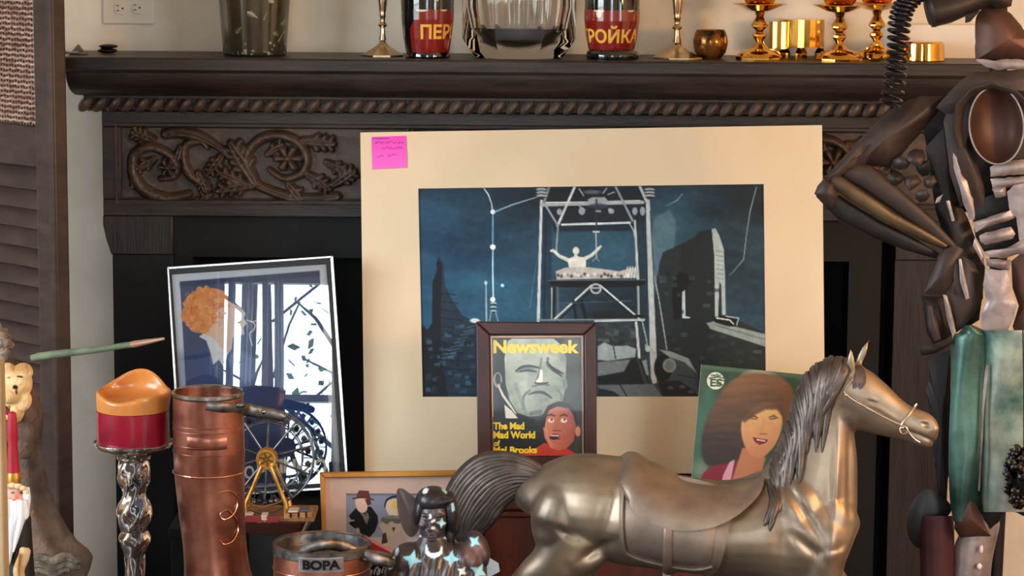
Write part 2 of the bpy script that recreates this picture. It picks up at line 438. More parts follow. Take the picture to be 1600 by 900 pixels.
# trees outside the window behind the camera (seen mirrored in the poster glass)
BARK = M('tree_bark', (70,66,62), rough=.9); LEAFM = M('tree_leaves', (96,120,84), rough=.8)
for i, (x, y, lean, r0) in enumerate([(-1.5,-10.2,.05,.08), (-.42,-9.9,-.03,.03), (-.12,-12.6,.03,.06), (.28,-11.2,-.02,.035), (1.4,-12.5,-.04,.08), (-.75,-14.4,.02,.06)]):
    t = thing('garden_tree', 'slim garden tree outside the window behind the camera', 'tree', (x, y, -.6), 'garden trees outside the window')
    mb = MB().tube([(x, y, -.6), (x+lean*2, y, 1.4), (x+lean*5, y, 4.2)], [r0, r0*.8, r0*.5], 8)
    for k in range(9):
        z = 1.2+k*.33; a = R.uniform(0, 6.28); L = R.uniform(.4, .9)
        mb.tube([(x+lean*z, y, z), (x+lean*z+L*math.cos(a)*.6, y+L*.4*math.sin(a), z+L*.5), (x+lean*z+L*math.cos(a), y+L*.5*math.sin(a), z+L*.7)], [r0*.3, r0*.2, .006], 5)
    obj('trunk', mb, BARK, t)
    mb = MB()
    for k in range(110):
        a = R.uniform(0, 6.28); rr = R.uniform(.1, 1.0); z = R.uniform(1.0, 4.0); c = Vector((x+rr*math.cos(a), y+rr*.6*math.sin(a), z)); s_ = R.uniform(.02, .045)
        d1 = Vector((R.uniform(-1,1), R.uniform(-1,1), R.uniform(-1,1))).normalized()*s_; d2 = Vector((R.uniform(-1,1), R.uniform(-1,1), R.uniform(-1,1))).normalized()*s_*.6
        mb.add([c-d1, c+d2, c+d1, c-d2], [(0,1,2,3)])
    obj('foliage', mb, LEAFM, t, smooth=False, weld=0)
SHEER = bpy.data.materials.new('sheer_white_cloth'); SHEER.use_nodes = True; _n = SHEER.node_tree; _n.nodes.clear()
_o = _n.nodes.new('ShaderNodeOutputMaterial'); _m = _n.nodes.new('ShaderNodeMixShader'); _d = _n.nodes.new('ShaderNodeBsdfDiffuse'); _t = _n.nodes.new('ShaderNodeBsdfTranslucent')
_d.inputs[0].default_value = (.8,.8,.8,1); _t.inputs[0].default_value = (.75,.76,.8,1); _n.links.new(_d.outputs[0], _m.inputs[1]); _n.links.new(_t.outputs[0], _m.inputs[2]); _n.links.new(_m.outputs[0], _o.inputs[0]); _m.inputs[0].default_value = .6
t = thing('sheer_curtain', 'sheer white curtain strips at the window behind the camera', 'curtain', (-.7, RY0+.05, 2.66))
for k, (xc, w_) in enumerate([(-.79,.05),(-.705,.035),(-.63,.055),(-.54,.03),(-.47,.045)]):
    mb = MB(); rs_ = []
    for j in range(12):
        z = .6+2.06*j/11; rs_.append([(xc+w_*(i/12-.5)+.004*math.sin(z*5+k), RY0+.05+.012*math.sin(i*1.4+k), z) for i in range(13)]+[(xc+w_*(i/12-.5)+.004*math.sin(z*5+k), RY0+.052+.012*math.sin(i*1.4+k), z) for i in range(12, -1, -1)])
    obj('curtain_strip', mb.rings(rs_), SHEER, t)
# globe lamp to the right of the hearth, outside the frame
t = thing('floor_lamp', 'brass floor lamp with glowing globe to the right of the hearth', 'lamp', (LAMP_AT[0], LAMP_AT[1], 0))
obj('base', MB().lathe([(0,0),(.15,0),(.15,.015),(.03,.03),(0,.03)], (LAMP_AT[0], LAMP_AT[1], 0)), BRASS, t)
obj('pole', MB().tube([(LAMP_AT[0], LAMP_AT[1], .02), (LAMP_AT[0], LAMP_AT[1], LAMP_AT[2]-.12)], .012), BRASS, t)
g = MB().ball(LAMP_AT, .13, 24, 16)
obj('globe', g, M('warm_lamp_globe', (255,190,112), emit=LAMP_STRENGTH), t)

# ------------------------------------------------------------------ fireplace
FY = -.16      # face of the surround
fp = thing('fireplace_mantel', 'dark carved oak fireplace surround with rope moulding and scrollwork frieze', 'fireplace', (P(835,500,0).x, 0, 0))
def X_(px, Y, py=300): return P(px, py, Y).x
SH_F = -.27
zs_top = zat(700, 93.5, SH_F); xl, xr = P(97, 90, SH_F).x, P(1573, 98, SH_F).x
def profile_run(name, prof, x0, x1, mat, ret=0.):
    """extrude a (y,z) profile from x0 to x1; ret mitres the left end back to the wall"""
    mb = MB(); yb = prof[0][0]
    L = [(x0+(y-min(p[0] for p in prof)) * ret, y, z) for y, z in prof]; Rr = [(x1-(y-min(p[0] for p in prof))*ret, y, z) for y, z in prof]
    return obj(name, mb.prism(L, Rr), mat, fp, smooth=True, angle=25)
def zf(py, Y): return zat(400, py, Y)
z0s = zf(91.5, SH_F); z1s = zf(114.5, SH_F)
profile_run('shelf', [(0, z0s), (SH_F+.004, z0s), (SH_F, z0s-.004), (SH_F, z1s+.006), (SH_F+.008, z1s), (0, z1s)], xl, xr, OAK)
zc0 = z1s; zc1 = zf(151, -.21)
pr = [(0, zc0), (SH_F+.012, zc0)]
for k in range(9):
    a = k/8; pr.append((SH_F+.014+.062*(1-math.cos(a*PI/2)), zc0-.002+(zc1-zc0)*math.sin(a*PI/2)*.98))
pr += [(0, zc1)]
profile_run('crown_molding', pr, xl+.004, xr-.004, OAK, ret=.28)
# rope moulding backing + rope
zr0 = zc1; zr1 = zf(176, -.185)
xrope0 = P(124, 160, -.19).x; xrope1 = P(1546, 165, -.19).x
profile_run('rope_backing', [(0, zr0), (-.195, zr0), (-.195, zr0-.006), (-.178, zr0-.008), (-.178, zr1+.004), (-.17, zr1), (0, zr1)], xrope0+.01, xrope1-.01, OAK, ret=.2)
mb = MB(); zm = (zr0+zr1)/2-.002; rr = (zr0-zr1)*.42; L = xrope1-xrope0; n = 64
for k in range(n):
    x = xrope0+.012+(L-.024)*k/(n-1)
    M_ = Matrix.Rotation(math.radians(40), 3, 'Y')
    mb.ball((x, -.185, zm), (rr*.82, rr*1.0, rr*1.35), 10, 8, M_)
obj('rope_molding', mb, OAK_CARVED, fp, weld=0)
# frieze box, rails, carved panel
zt = zr1; z_fb = zat(300, 338, FY); xf0 = P(160, 250, FY).x; xf1 = P(1510, 250, FY).x
z_p0 = zat(300, 199, FY); z_p1 = zat(300, 312, FY); xp0 = P(189, 250, FY).x; xp1 = P(1483, 250, FY).x
mb = MB(); mb.box(xf0, xf1, FY, 0, z_p0, zt).box(xf0, xf1, FY, 0, z_fb, z_p1).box(xf0, xp0, FY, 0, z_p1, z_p0).box(xp1, xf1, FY, 0, z_p1, z_p0)
obj('frieze_rails', mb, OAK, fp, smooth=True, angle=30, bevel=.002, weld=0)
mb = MB()  # bevelled fillet round the carved panel
q0 = [(xp0-.012, z_p0+.01), (xp1+.012, z_p0+.01), (xp1+.012, z_p1-.01), (xp0-.012, z_p1-.01)]; q1 = [(xp0+.002, z_p0-.003), (xp1-.002, z_p0-.003), (xp1-.002, z_p1+.003), (xp0+.002, z_p1+.003)]
for i in range(4):
    j = (i+1) % 4
    mb.prism([(q0[i][0], FY-.004, q0[i][1]), (q0[j][0], FY-.004, q0[j][1]), (q1[j][0], FY+.014, q1[j][1]), (q1[i][0], FY+.014, q1[i][1])],
             [(q0[i][0], FY+.01, q0[i][1]), (q0[j][0], FY+.01, q0[j][1]), (q1[j][0], FY+.02, q1[j][1]), (q1[i][0], FY+.02, q1[i][1])])
obj('panel_fillet', mb, OAK_CARVED, fp, smooth=False, weld=0)
# carving relief: a height field traced from the scrollwork
def carve(X, Y):
    H = np.zeros_like(X)
    def stroke(pts, wd, h, vein=0.):
        nonlocal H
        q = np.array(smoothpts(pts, 6)); wd = [w_*1.32 for w_ in wd]; ww = np.interp(np.linspace(0, 1, len(q)), np.linspace(0, 1, len(wd)), wd)
        pad = max(wd)+2; sel = (X > q[:,0].min()-pad) & (X < q[:,0].max()+pad) & (Y > q[:,1].min()-pad) & (Y < q[:,1].max()+pad)
        x = X[sel]; y = Y[sel]; b = np.full(x.shape, 9.)
        for i in range(len(q)-1):
            a = q[i]; e = q[i+1]-a; L_ = max(e@e, 1e-9); t_ = np.clip(((x-a[0])*e[0]+(y-a[1])*e[1])/L_, 0, 1)
            d = np.sqrt((x-a[0]-t_*e[0])**2+(y-a[1]-t_*e[1])**2)/((ww[i]*(1-t_)+ww[i+1]*t_)/2)
            b = np.minimum(b, d)
        hh = h*np.sqrt(np.clip(1-b*b, 0, 1))
        if vein: hh = hh*(1-vein*np.exp(-(b/.16)**2))
        H[sel] = np.maximum(H[sel], hh)
    def leaf(x, y, a, L_, wv, h, lobes=3):
        ca, sa = math.cos(a), math.sin(a)
        stroke([(x, y), (x+ca*L_*.5, y+sa*L_*.5), (x+ca*L_, y+sa*L_)], [wv*.5, wv*.9, wv*.4], h, .35)
        for k in range(lobes):
            t_ = .3+.5*k/max(1, lobes-1); l2 = wv*.85*(1-.3*t_)
            for sg in (-1, 1):
                b = a+sg*.9; bx, by = x+ca*L_*t_, y+sa*L_*t_
                stroke([(bx, by), (bx+math.cos(b)*l2, by+math.sin(b)*l2)], [wv*.42, wv*.36], h*.85)
    def c(pts): return [(170+a/4, 190+b/4) for a, b in pts]
    for ox, fl in ((0, 0), (430, 0), (860, 0)):
        def T(pts): return [(x+ox, y) for x, y in c(pts)]
        stroke(T([(480,470),(330,500),(190,440),(130,330),(140,210),(230,160),(330,190),(400,260),(390,350),(300,370)]), [10,16,17,15,13,12,11,9,7], .8)
        stroke(T([(340,70),(440,60),(560,90),(650,140),(720,200)]), [14,16,14,10,6], 1., .3)
        stroke(T([(560,400),(480,330),(450,230),(470,140),(560,120),(600,160)]), [10,14,12,11,9,6], .8)
        stroke(T([(900,400),(1010,450),(1130,490),(1270,500),(1420,480)]), [12,13,15,16,12], .75, .2)
        stroke(T([(920,400),(850,300),(860,180),(960,90),(1090,80),(1190,140),(1230,240),(1190,330),(1080,360),(990,300)]), [10,13,13,13,13,12,11,11,9,6], .9)
        leaf(*T([(900,390)])[0], -2.1, 75, 26, 1.0, 4)
        leaf(*T([(900,400)])[0], 2.75+.2, 60, 20, .95, 3)
        leaf(*T([(880,420)])[0], -2.7, 56, 18, .9, 3)
        leaf(*T([(700,200)])[0], 2.2, 40, 16, .85, 3)
        leaf(*T([(260,110)])[0], 3.5, 34, 18, .9, 3)
        leaf(*T([(260,240)])[0], 2.6, 30, 16, .95, 2)
        leaf(*T([(540,330)])[0], 1.2, 32, 16, .8, 3)
        leaf(*T([(430,160)])[0], 1.9, 34, 14, .9, 2)
        leaf(*T([(1230,330)])[0], .6, 44, 18, .8, 3)
        leaf(*T([(1200,110)])[0], .1, 50, 20, .8, 3)
        leaf(*T([(1400,400)])[0], -.6, 40, 18, .8, 3)
        leaf(*T([(1350,250)])[0], .5, 42, 16, .7, 3)
        leaf(*T([(120,430)])[0], -1.2, 16, 12, .7, 2)
        leaf(*T([(620,470)])[0], 2.6, 24, 12, .7, 2)
        leaf(*T([(1110,400)])[0], .9, 36, 18, .85, 2)
        leaf(*T([(980,200)])[0], -.6, 28, 16, .8, 2)
        for cx, cy, rad in ((350, 290, 10), (1110, 225, 15)):
            px, py = T([(cx, cy)])[0]
            for k in range(6):
                a = k*PI/3; stroke([(px+rad*.55*math.cos(a), py+rad*.55*math.sin(a)), (px+rad*1.15*math.cos(a), py+rad*1.15*math.sin(a))], [rad*.5, rad*.75], 1.15)
            stroke([(px-1, py), (px+1, py)], [rad*.7, rad*.7], 1.3)
    H = H*(.93+.14*vnoise(X, Y, 6, 3, 2))
    return H
nx, ny = 1100, 100
Xp = np.linspace(184, 1492, nx)[None, :]+np.zeros((ny, 1)); Yp = np.linspace(196, 316, ny)[:, None]+np.zeros((1, nx))
Hh = carve(Xp, Yp)
xs = np.linspace(xp0, xp1, nx)[None, :]+np.zeros((ny, 1)); zs = np.linspace(z_p0, z_p1, ny)[:, None]+np.zeros((1, nx))
pts = np.stack([xs, FY+.02-.032*Hh, zs], -1)
grid_mesh('carved_panel', pts, None, OAK_CARVED, fp)
# stiles / pilasters with a curved corbel under the frieze
NEAR_BLACK = M('near_black_oak', (16,13,14), rough=.6, rgb2=(9,8,9), vscale=5)  # near-black tone, used on the left lower pilaster only
def pilaster(xo, xi, sg, low):
    mb = MB(); prof = []
    zt_ = z_fb; zb = .0
    out = [(0, zt_), (0, zt_-.02), (.006, zt_-.05), (.017, zt_-.085), (.019, zt_-.11), (.019, zb)]
    L = [(xo+sg*a, FY, z) for a, z in out]+[(xi, FY, zb), (xi, FY, zt_)]
    mb.prism(L, [(x, 0, z) for x, y, z in L])
    zc_ = z_fb-.085; up = MB(); q_ = [p for p in out if p[1] >= zc_-.0001]
    L = [(xo+sg*a, FY, z) for a, z in q_]+[(xi, FY, zc_), (xi, FY, z_fb)]; up.prism(L, [(x, 0, z) for x, y, z in L]); obj('corbel', up, OAK_V, fp, smooth=True, angle=30, bevel=.002)
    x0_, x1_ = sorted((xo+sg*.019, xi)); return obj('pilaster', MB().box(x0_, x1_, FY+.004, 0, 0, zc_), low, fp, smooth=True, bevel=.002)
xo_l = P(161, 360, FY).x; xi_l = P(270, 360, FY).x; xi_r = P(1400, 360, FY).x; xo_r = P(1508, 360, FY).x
pilaster(xo_l, xi_l, 1, NEAR_BLACK); pilaster(xo_r, xi_r, -1, OAK_V)
mb = MB()   # inner slate surround stepped back
s_in = P(300, 400, FY+.02).x; s_inr = P(1328, 400, FY+.02).x; z_in = zat(400, 402, FY+.03)
mb.box(xi_l, s_in, FY+.03, 0, 0, z_fb).box(s_inr, P(1372, 600, FY+.03).x, FY+.03, 0, 0, z_fb).box(s_in, s_inr, FY+.03, 0, z_in, z_fb)
obj('slate_surround', mb, SLATE, fp, smooth=False)
obj('firebox', MB().box(xi_l, xi_r, -.03, -.004, 0, z_fb), SOOT, fp, smooth=False)
tag(obj('hearth_slab', MB().box(xl, xr, -.72, -.165, .001, .06), SLATE, smooth=True, bevel=.004), 'dark slate hearth slab on the floor in front of the fireplace', 'hearth')

# ------------------------------------------------------------------ shutter on the left
dirv = Vector((-1, .95, 0)).normalized(); A = P(99, 450, -.62); A.z = 0
nv = Vector((-dirv.y, dirv.x, 0)).normalized(); nv = nv if nv.y < 0 else -nv
def SP(u, z, d=0.):   # u metres along the shutter from its right edge, d towards the room
    return A + dirv*u + nv*d + Vector((0, 0, z))
def zsh(py): return (CAM.z) + (P(60, py, -.58).z-CAM.z)
def sbox(mb, u0, u1, z0, z1, d0, d1):
    mb.hexa([SP(u0,z0,d0), SP(u1,z0,d0), SP(u1,z0,d1), SP(u0,z0,d1), SP(u0,z1,d0), SP(u1,z1,d0), SP(u1,z1,d1), SP(u0,z1,d1)]); return mb
t = thing('folding_shutter', 'dark stained folding shutter with woven cane panel above slanted louvres', 'shutter', tuple(A))
UW = .46; us = .062
z_hi = zsh(-260); z_m0 = zsh(198); z_m1 = zsh(262)
for (a, b) in ((0, us), (UW-us, UW)): obj('stile', sbox(MB(), a, b, .05, z_hi+.1, -.018, .018), SHUT, t, smooth=True, bevel=.006, bseg=3)
obj('edge_bead', MB().tube([SP(.006, .05, .018), SP(.006, z_hi+.1, .018)], .006, 10), SHUT, t)
for (a, b) in ((z_m1, z_m0), (z_hi, z_hi+.1), (.05, .16)): obj('rail', sbox(MB(), us, UW-us, a, b, -.014, .012), SHUT, t, smooth=True, bevel=.003)
RUST = M('cane_backing', (96,40,26), rough=.7, rgb2=(70,30,20), vscale=12)
obj('backing_panel', sbox(MB(), us-.004, UW-us+.004, z_m0-.01, z_hi+.01, -.012, -.008), RUST, t, smooth=False)
CANE = M('woven_cane', (190,168,150), rough=.6, rgb2=(124,84,66), vscale=60)
mb = MB(); nrow = int((z_hi-z_m0)/.0105)
for k in range(nrow):
    z = z_m0+.008+k*.0105; pts_ = [SP(us+(UW-2*us)*i/70, z+.0012*math.sin(i*1.1+k), .001+.0022*(1 if (i+k) % 2 else -1)) for i in range(71)]
    mb.tube(pts_, .0027, 6)
for i in range(1, 70, 2):
    u = us+(UW-2*us)*i/70; mb.tube([SP(u, z_m0, -.001), SP(u, z_hi, -.001)], .0008, 4)
obj('cane_weave', mb, CANE, t, weld=0)
zl = z_m1-.004; k = 0
while zl > .2:
    c = zl-.02; w2 = .021; d2 = .012
    mb = MB().hexa([SP(us-.004, c-w2, d2+.004), SP(UW-us, c-w2, d2+.004), SP(UW-us, c-w2, d2-.003), SP(us-.004, c-w2, d2-.003),
                    SP(us-.004, c+w2, -d2+.004), SP(UW-us, c+w2, -d2+.004), SP(UW-us, c+w2, -d2-.003), SP(us-.004, c+w2, -d2-.003)])
    obj('louver', mb, SHUT, t, smooth=True, bevel=.002); zl -= .0395; k += 1
# ------------------------------------------------------------------ supports out of sight below the frame
TBL = .33
tb = thing('coffee_table', 'low dark wooden table carrying the ornaments in front of the fireplace', 'table', (0, -1.3, 0))
obj('table_top', MB().box(-1.15, .66, -1.95, -.76, TBL-.035, TBL), OAK, tb, bevel=.004)
for x in (-1.08, .6):
    for y in (-1.88, -.83): obj('leg', MB().box(x-.03, x+.03, y-.03, y+.03, 0, TBL-.035), OAK, tb, bevel=.004)
REDWOOD = M('reddish_mahogany', (96,44,30), rough=.35, rgb2=(62,26,18), vscale=5, stretch=(6,2,1))
CH_Z = zat(800, 768, -.62)
cx0, cx1 = P(748, 800, -.66).x, P(1285, 800, -.66).x
ch = thing('wooden_chest', 'reddish wooden chest behind the bronze horse carrying the leaning pictures', 'chest', ((cx0+cx1)/2, -.48, .06))
obj('body', MB().box(cx0+.012, cx1-.012, -.655, -.285, .0605, CH_Z-.03), REDWOOD, ch, bevel=.003)
mb = MB(); n = [(0,-.667),(0,-.655)]
obj('lid', MB().box(cx0, cx1, -.668, -.28, CH_Z-.03, CH_Z), REDWOOD, ch, bevel=.006, bseg=3)
obj('molding', MB().box(cx0+.006, cx1-.006, -.662, -.282, CH_Z-.045, CH_Z-.03), REDWOOD, ch, bevel=.004)
BX_Z = zat(440, 813, -.7)-.006
bx0, bx1 = P(268, 820, -.7).x, P(620, 820, -.7).x
bk = thing('storage_box', 'plain black box behind the copper boot under the model wheel', 'box', ((bx0+bx1)/2, -.55, .06))
obj('body', MB().box(bx0+.004, bx1-.004, -.745, -.29, .061, BX_Z-.02), M('matt_black', (5,5,5), rough=.95, spec=.2), bk, bevel=.003)
obj('lid', MB().box(bx0, bx1, -.75, -.285, BX_Z-.02, BX_Z), MATS['matt_black'], bk, bevel=.003)

# ------------------------------------------------------------------ on the wall above the shelf
out = thing('outlet_plate', 'white double electrical outlet plate on the wall above the shelf', 'outlet', (P(200, 10, 0).x, 0, zat(200, 10, 0)))
c = P(201, 1, 0); OUTW = M('ivory_plastic', (222,212,200), rough=.35)
hw, hh = .0575, .052
obj('plate', MB().box(c.x-hw, c.x+hw, -.006, 0, c.z-hh, c.z+hh), OUTW, out, bevel=.004, bseg=3)
for px, py in ((188, 13), (214.5, 12), (188, -26), (214.5, -27)):
    q = P(px, py, -.006); mb = MB()
    ring = [(q.x+.0135*math.cos(a), q.z+.0165*max(-.8, min(.8, math.sin(a)*1.1))) for a in [2*PI*k/32 for k in range(32)]]
    mb.prism([(x, -.0085, z) for x, z in ring], [(x, -.005, z) for x, z in ring])
    f = obj('receptacle', mb, OUTW, out, bevel=.0006)
    mb = MB()
    for dz in (-.005, .006): mb.box(q.x-.0085, q.x-.002, -.0092, -.006, q.z+dz-.001, q.z+dz+.001)
    mb.ball((q.x+.0055, -.0082, q.z), (.0024, .001, .0024), 10, 6)
    obj('slots', mb, BLACKW, f, weld=0)
# ------------------------------------------------------------------ things on the mantel shelf
SY = -.13
def on_shelf(cx, Y, label, cat, name, group=None): return thing(name, label, cat, (P(cx, 90, Y).x, Y, z0s), group)
def yb(Y, cx=800):  # photo row where the shelf top lies at depth Y
    lo, hi = 60., 120.
    for _ in range(40):
        m = (lo+hi)/2
        if zat(cx, m, Y) > z0s: lo = m
        else: hi = m
    return lo
def shelf_lathe(name, cx, Y, prof, mat, parent, **k):
    """prof rows given relative to the visible base (0 = shelf), negative up, in photo px"""
    b = yb(Y, cx); return lathe_px(name, cx, Y, [(r, b+y) for r, y in prof], mat, parent, **k)
# black puck-like case and grey chip
t = on_shelf(168, -.12, 'small black folded case lying on the left end of the shelf', 'case', 'folded_case')
p = P(168, 82, -.12); mb = MB().ball((p.x, -.12, z0s+.0062), (.022, .014, .006), 24, 10)
obj('lower_shell', mb, M('black_plastic', (14,12,13), rough=.4), t)
obj('upper_shell', MB().ball((p.x+.002, -.12, z0s+.016), (.021, .014, .0045), 24, 10), MATS['black_plastic'], t)
obj('hinge', MB().tube([(p.x-.012, -.112, z0s+.004), (p.x-.012, -.112, z0s+.017)], .004), MATS['black_plastic'], t)
p = P(120, 82, -.05)
tag(obj('adapter_plug', MB().add([(p.x-.012, -.05, z0s), (p.x+.014, -.05, z0s), (p.x+.002, -.05, z0s+.016), (p.x-.012, -.03, z0s), (p.x+.014, -.03, z0s), (p.x+.002, -.03, z0s+.016)], [(0,1,2), (5,4,3), (0,3,4,1), (1,4,5,2), (2,5,3,0)]),
    M('grey_plastic', (130,124,118), rough=.5), bevel=.002), 'tiny grey plastic wedge at the far left end of the shelf', 'plug')
p0, p1, p2 = P(99, 83, -.16), P(112, 86, -.16), P(130, 86, -.16)
tag(obj('thin_cable', MB().tube(smoothpts([(p0.x-.02, -.14, z0s+.003), (p0.x+.01, -.16, z0s+.003), (p1.x, -.18, z0s+.003), (p2.x, -.19, z0s+.003), (p2.x+.012, -.175, z0s+.003)]), .003, 8), M('grey_cable', (104,94,88), rough=.5)), 'thin grey cable curling on the far left end of the shelf', 'cable')
# painted glass cup
t = on_shelf(398, -.15, 'dark olive glass tumbler painted with pale fern sprigs on the shelf', 'glass tumbler', 'painted_tumbler')
Yc = -.15; b = yb(Yc, 398); s_ = sc_at(398, 60, Yc); cc = P(398, 60, Yc)
na, nz = 420, 260
A_ = np.linspace(0, 2*PI, na)[None, :]+np.zeros((nz, 1)); V_ = np.linspace(0, 1, nz)[:, None]+np.zeros((1, na))
zpx = b-170*(1-V_)
rad = (49.5+9.5*(1-V_)**1.0*1.3)*s_ - .004*np.clip((V_-.96)/.04, 0, 1)**2
Z = np.vectorize(lambda y: zat(398, y, Yc))(zpx[:, :1])+np.zeros((1, na))
pts = np.stack([cc.x+rad*np.cos(A_), Yc+rad*np.sin(A_), Z], -1)
X2 = A_*54; Y2 = zpx
cv = Canvas(X2, Y2, (62,54,38))
n1 = vnoise(X2, Y2, 40, 5); cv.C = cv.C*(1-.0)+(n1[..., None]-.5)*np.array([34, 30, 22]); cv.C += np.clip((Y2-60)/40, 0, 1)[..., None]*np.array([-14, -2, 8])
r2 = random.Random(3)
for k in range(46):
    x = r2.uniform(0, 340); y = r2.uniform(-70, 84); a = r2.uniform(0, 6.28); L_ = r2.uniform(10, 26)
    col = r2.choice([(196,204,168), (150,168,104), (186,196,190), (120,140,96), (206,206,200)])
    e = (x+L_*math.cos(a), y+L_*math.sin(a)*.8); m_ = ((x+e[0])/2+r2.uniform(-5, 5), (y+e[1])/2+r2.uniform(-5, 5))
    cv.line([(x, y), m_, e], [1.6, 1.2, .6], col, .9, .75, sm=4)
    if k % 2 == 0:
        for q in range(7):
            u = q/7; bx_, by_ = x+(e[0]-x)*u, y+(e[1]-y)*u
            for sg in (-1, 1): cv.line([(bx_, by_), (bx_+7*(1-u)*math.cos(a+sg*.9), by_+6*(1-u)*math.sin(a+sg*.9))], [1.5, .5], col, .9, .7)
for k in range(26):
    cv.ell(r2.uniform(0, 340), r2.uniform(62, 84), r2.uniform(1, 3), r2.uniform(1, 2.5), (190,186,176), 1.2, .7)
grid_mesh('painted_wall', pts, cv.C, Mvc('painted_glassware', rough=.12, coat=.6, spec=.6), t)
obj('base', MB().lathe([(0, z0s), (48*s_, z0s), (49.5*s_, z0s+.004), (0, z0s+.006)], (cc.x, Yc, 0)), M('dark_green_glass', (28,34,30), rough=.1), t)
# candlesticks
SILV = M('tarnished_silver_brass', (206,184,150), rough=.24, metal=1, rgb2=(168,142,110), vscale=30)
def candlestick(cx, Y, label, k=1.):
    t = on_shelf(cx, Y, label, 'candlestick', 'candlestick')
    shelf_lathe('base', cx, Y, [(4*k, -26), (6*k, -22), (11*k, -17), (20*k, -12), (31*k, -7), (38*k, -4), (41*k, -2.5), (41*k, 0), (0, 0)], SILV, t, seg=8, rot=PI/8, angle=20)
    shelf_lathe('stem', cx, Y, [(0, -170), (14*k, -170), (15*k, -160), (9*k, -150), (9*k, -100), (8.5*k, -90), (6.5*k, -72), (5*k, -66), (6.3*k, -63), (5*k, -61), (4.4*k, -56), (4.6*k, -53), (8.5*k, -49), (8*k, -47.5), (4.6*k, -45), (4.4*k, -40), (5*k, -34), (7*k, -25), (0, -24)], SILV, t, seg=12, angle=40)
    return t
candlestick(598, -.14, 'slender silvery candlestick between the painted tumbler and the black bottle', .85)
candlestick(1059, -.15, 'slender silvery candlestick between the black bottle and the dark bowl', .98)
# black bottles with red painted labels
def bottle(cx, Y, rr, label, body, lab_rows, txt, ctr, foot, x_t0, x_t1, dots):
    t = on_shelf(cx, Y, label, 'bottle', 'ceramic_bottle')
    BLK = M('black_glaze', (10,10,11), rough=.08, coat=1.)
    shelf_lathe('body', cx, Y, body, BLK, t, seg=64)
    if foot: shelf_lathe('foot', cx, Y, foot, BLK, t, seg=64)
    b = yb(Y, cx); s_ = sc_at(cx, 60, Y); c = P(cx, b+(body[0][1]+body[-1][1])/2, Y)
    na, nz = 300, 170; y0, y1 = lab_rows
    half = 1.75
    A_ = np.linspace(-half, half, na)[None, :]+np.zeros((nz, 1)); yy = b+np.linspace(y0, y1, nz)[:, None]+np.zeros((1, na))
    ys = np.array([q[1] for q in body]); rs_ = np.array([q[0] for q in body])
    rad = np.interp(yy-b, ys, rs_)*s_+.0006
    Z = np.vectorize(lambda y: zat(cx, y, Y))(yy[:, :1])+np.zeros((1, na))
    ang = A_+ctr
    pts = np.stack([c.x+rad*np.sin(ang), Y-rad*np.cos(ang), Z], -1)
    X2 = A_*rr; cv = Canvas(X2, yy-b, (128,28,22))
    cv.C += (vnoise(X2, yy, 14, 2)[..., None]-.5)*14
    if ctr > .3: cv.poly([(-80,-82),(-38,-82),(-41,-72),(-57,-46),(-57,-4),(-80,-4)], (12,11,12), .8)
    for d in dots: cv.ell(d[0], d[1], d[2], d[3], (214,196,160), .8)
    cv.text(txt, x_t0, -53, x_t1, -26, (236,180,74), .6, bold=.02)
    grid_mesh('label', pts, cv.C, Mvc('glazed_label', rough=.15, coat=.7), t)
    return t
bottle(668, -.17, 40, 'black glazed bottle with red label, left of the glass decanter', [(0,-260),(14,-258),(15,-200),(34,-150),(41.5,-100),(42,-92),(41,-60),(38,-30),(34,-8),(33,0),(0,0)],
       (-76, -9), 'ПЕРЦОВКА', .72, [(34,-9),(35,-6),(35,-2),(33,0),(0,0)], -38, 112, [(-36,-76,10,3.5),(-1,-77,7,4)])
bottle(957, -.17, 42, 'black glazed bottle with red label, right of the glass decanter', [(0,-260),(14,-258),(15,-200),(34,-150),(42,-110),(43,-92),(43,-60),(40,-35),(35.5,-15),(34,-10),(0,-10)],
       (-77, -15), 'ТРОЙКА', 0., [(0,-14),(37,-14),(41,-10),(42,-6),(41,-1),(38,0),(0,0)], -67, 52, [(-22,-76,9,3),(-22,-71,5,6),(30,-77,7,3)])
# thick octagonal glass decanter
GLASS = M('clear_crystal', (252,250,246), rough=.0, trans=1., ior=1.48)
t = on_shelf(812, -.15, 'thick clear octagonal glass decanter in the middle of the shelf', 'decanter', 'glass_decanter')
Yd = -.15; b = yb(Yd, 812); s_ = sc_at(812, 40, Yd); c = P(811, 40, Yd)
def zz(y): return zat(811, b+y, Yd)
outer = [(0,0),(66,0),(72,-4),(88,-26),(91,-32),(91,-150),(84,-175),(40,-190),(26,-196),(26,-215)]
inner = [(22,-215),(22,-194),(36,-184),(66,-150),(72,-110),(72,-80),(64,-48),(46,-34),(20,-28),(0,-27)]
mb = MB(); rs = []
for r_, y in outer: rs.append([(c.x+r_*s_*1.03*math.cos(2*PI*(i+.5)/8)/math.cos(PI/8)*.94, Yd+r_*s_*1.03*.8*math.sin(2*PI*(i+.5)/8)/math.cos(PI/8)*.94, zz(y)) for i in range(8)])
rs2 = []
o1 = MB(); o1.rings(rs, cap0=True, cap1=False)
o2 = MB(); o2.rings([[(c.x+max(r_,.01)*s_*math.cos(2*PI*i/48), Yd+max(r_,.01)*s_*.8*math.sin(2*PI*i/48), zz(y)) for i in range(48)] for r_, y in inner], cap0=False)
me_mb = MB(); me_mb.add(o1.v, o1.f); me_mb.add(o2.v, [tuple(reversed(f)) for f in o2.f])
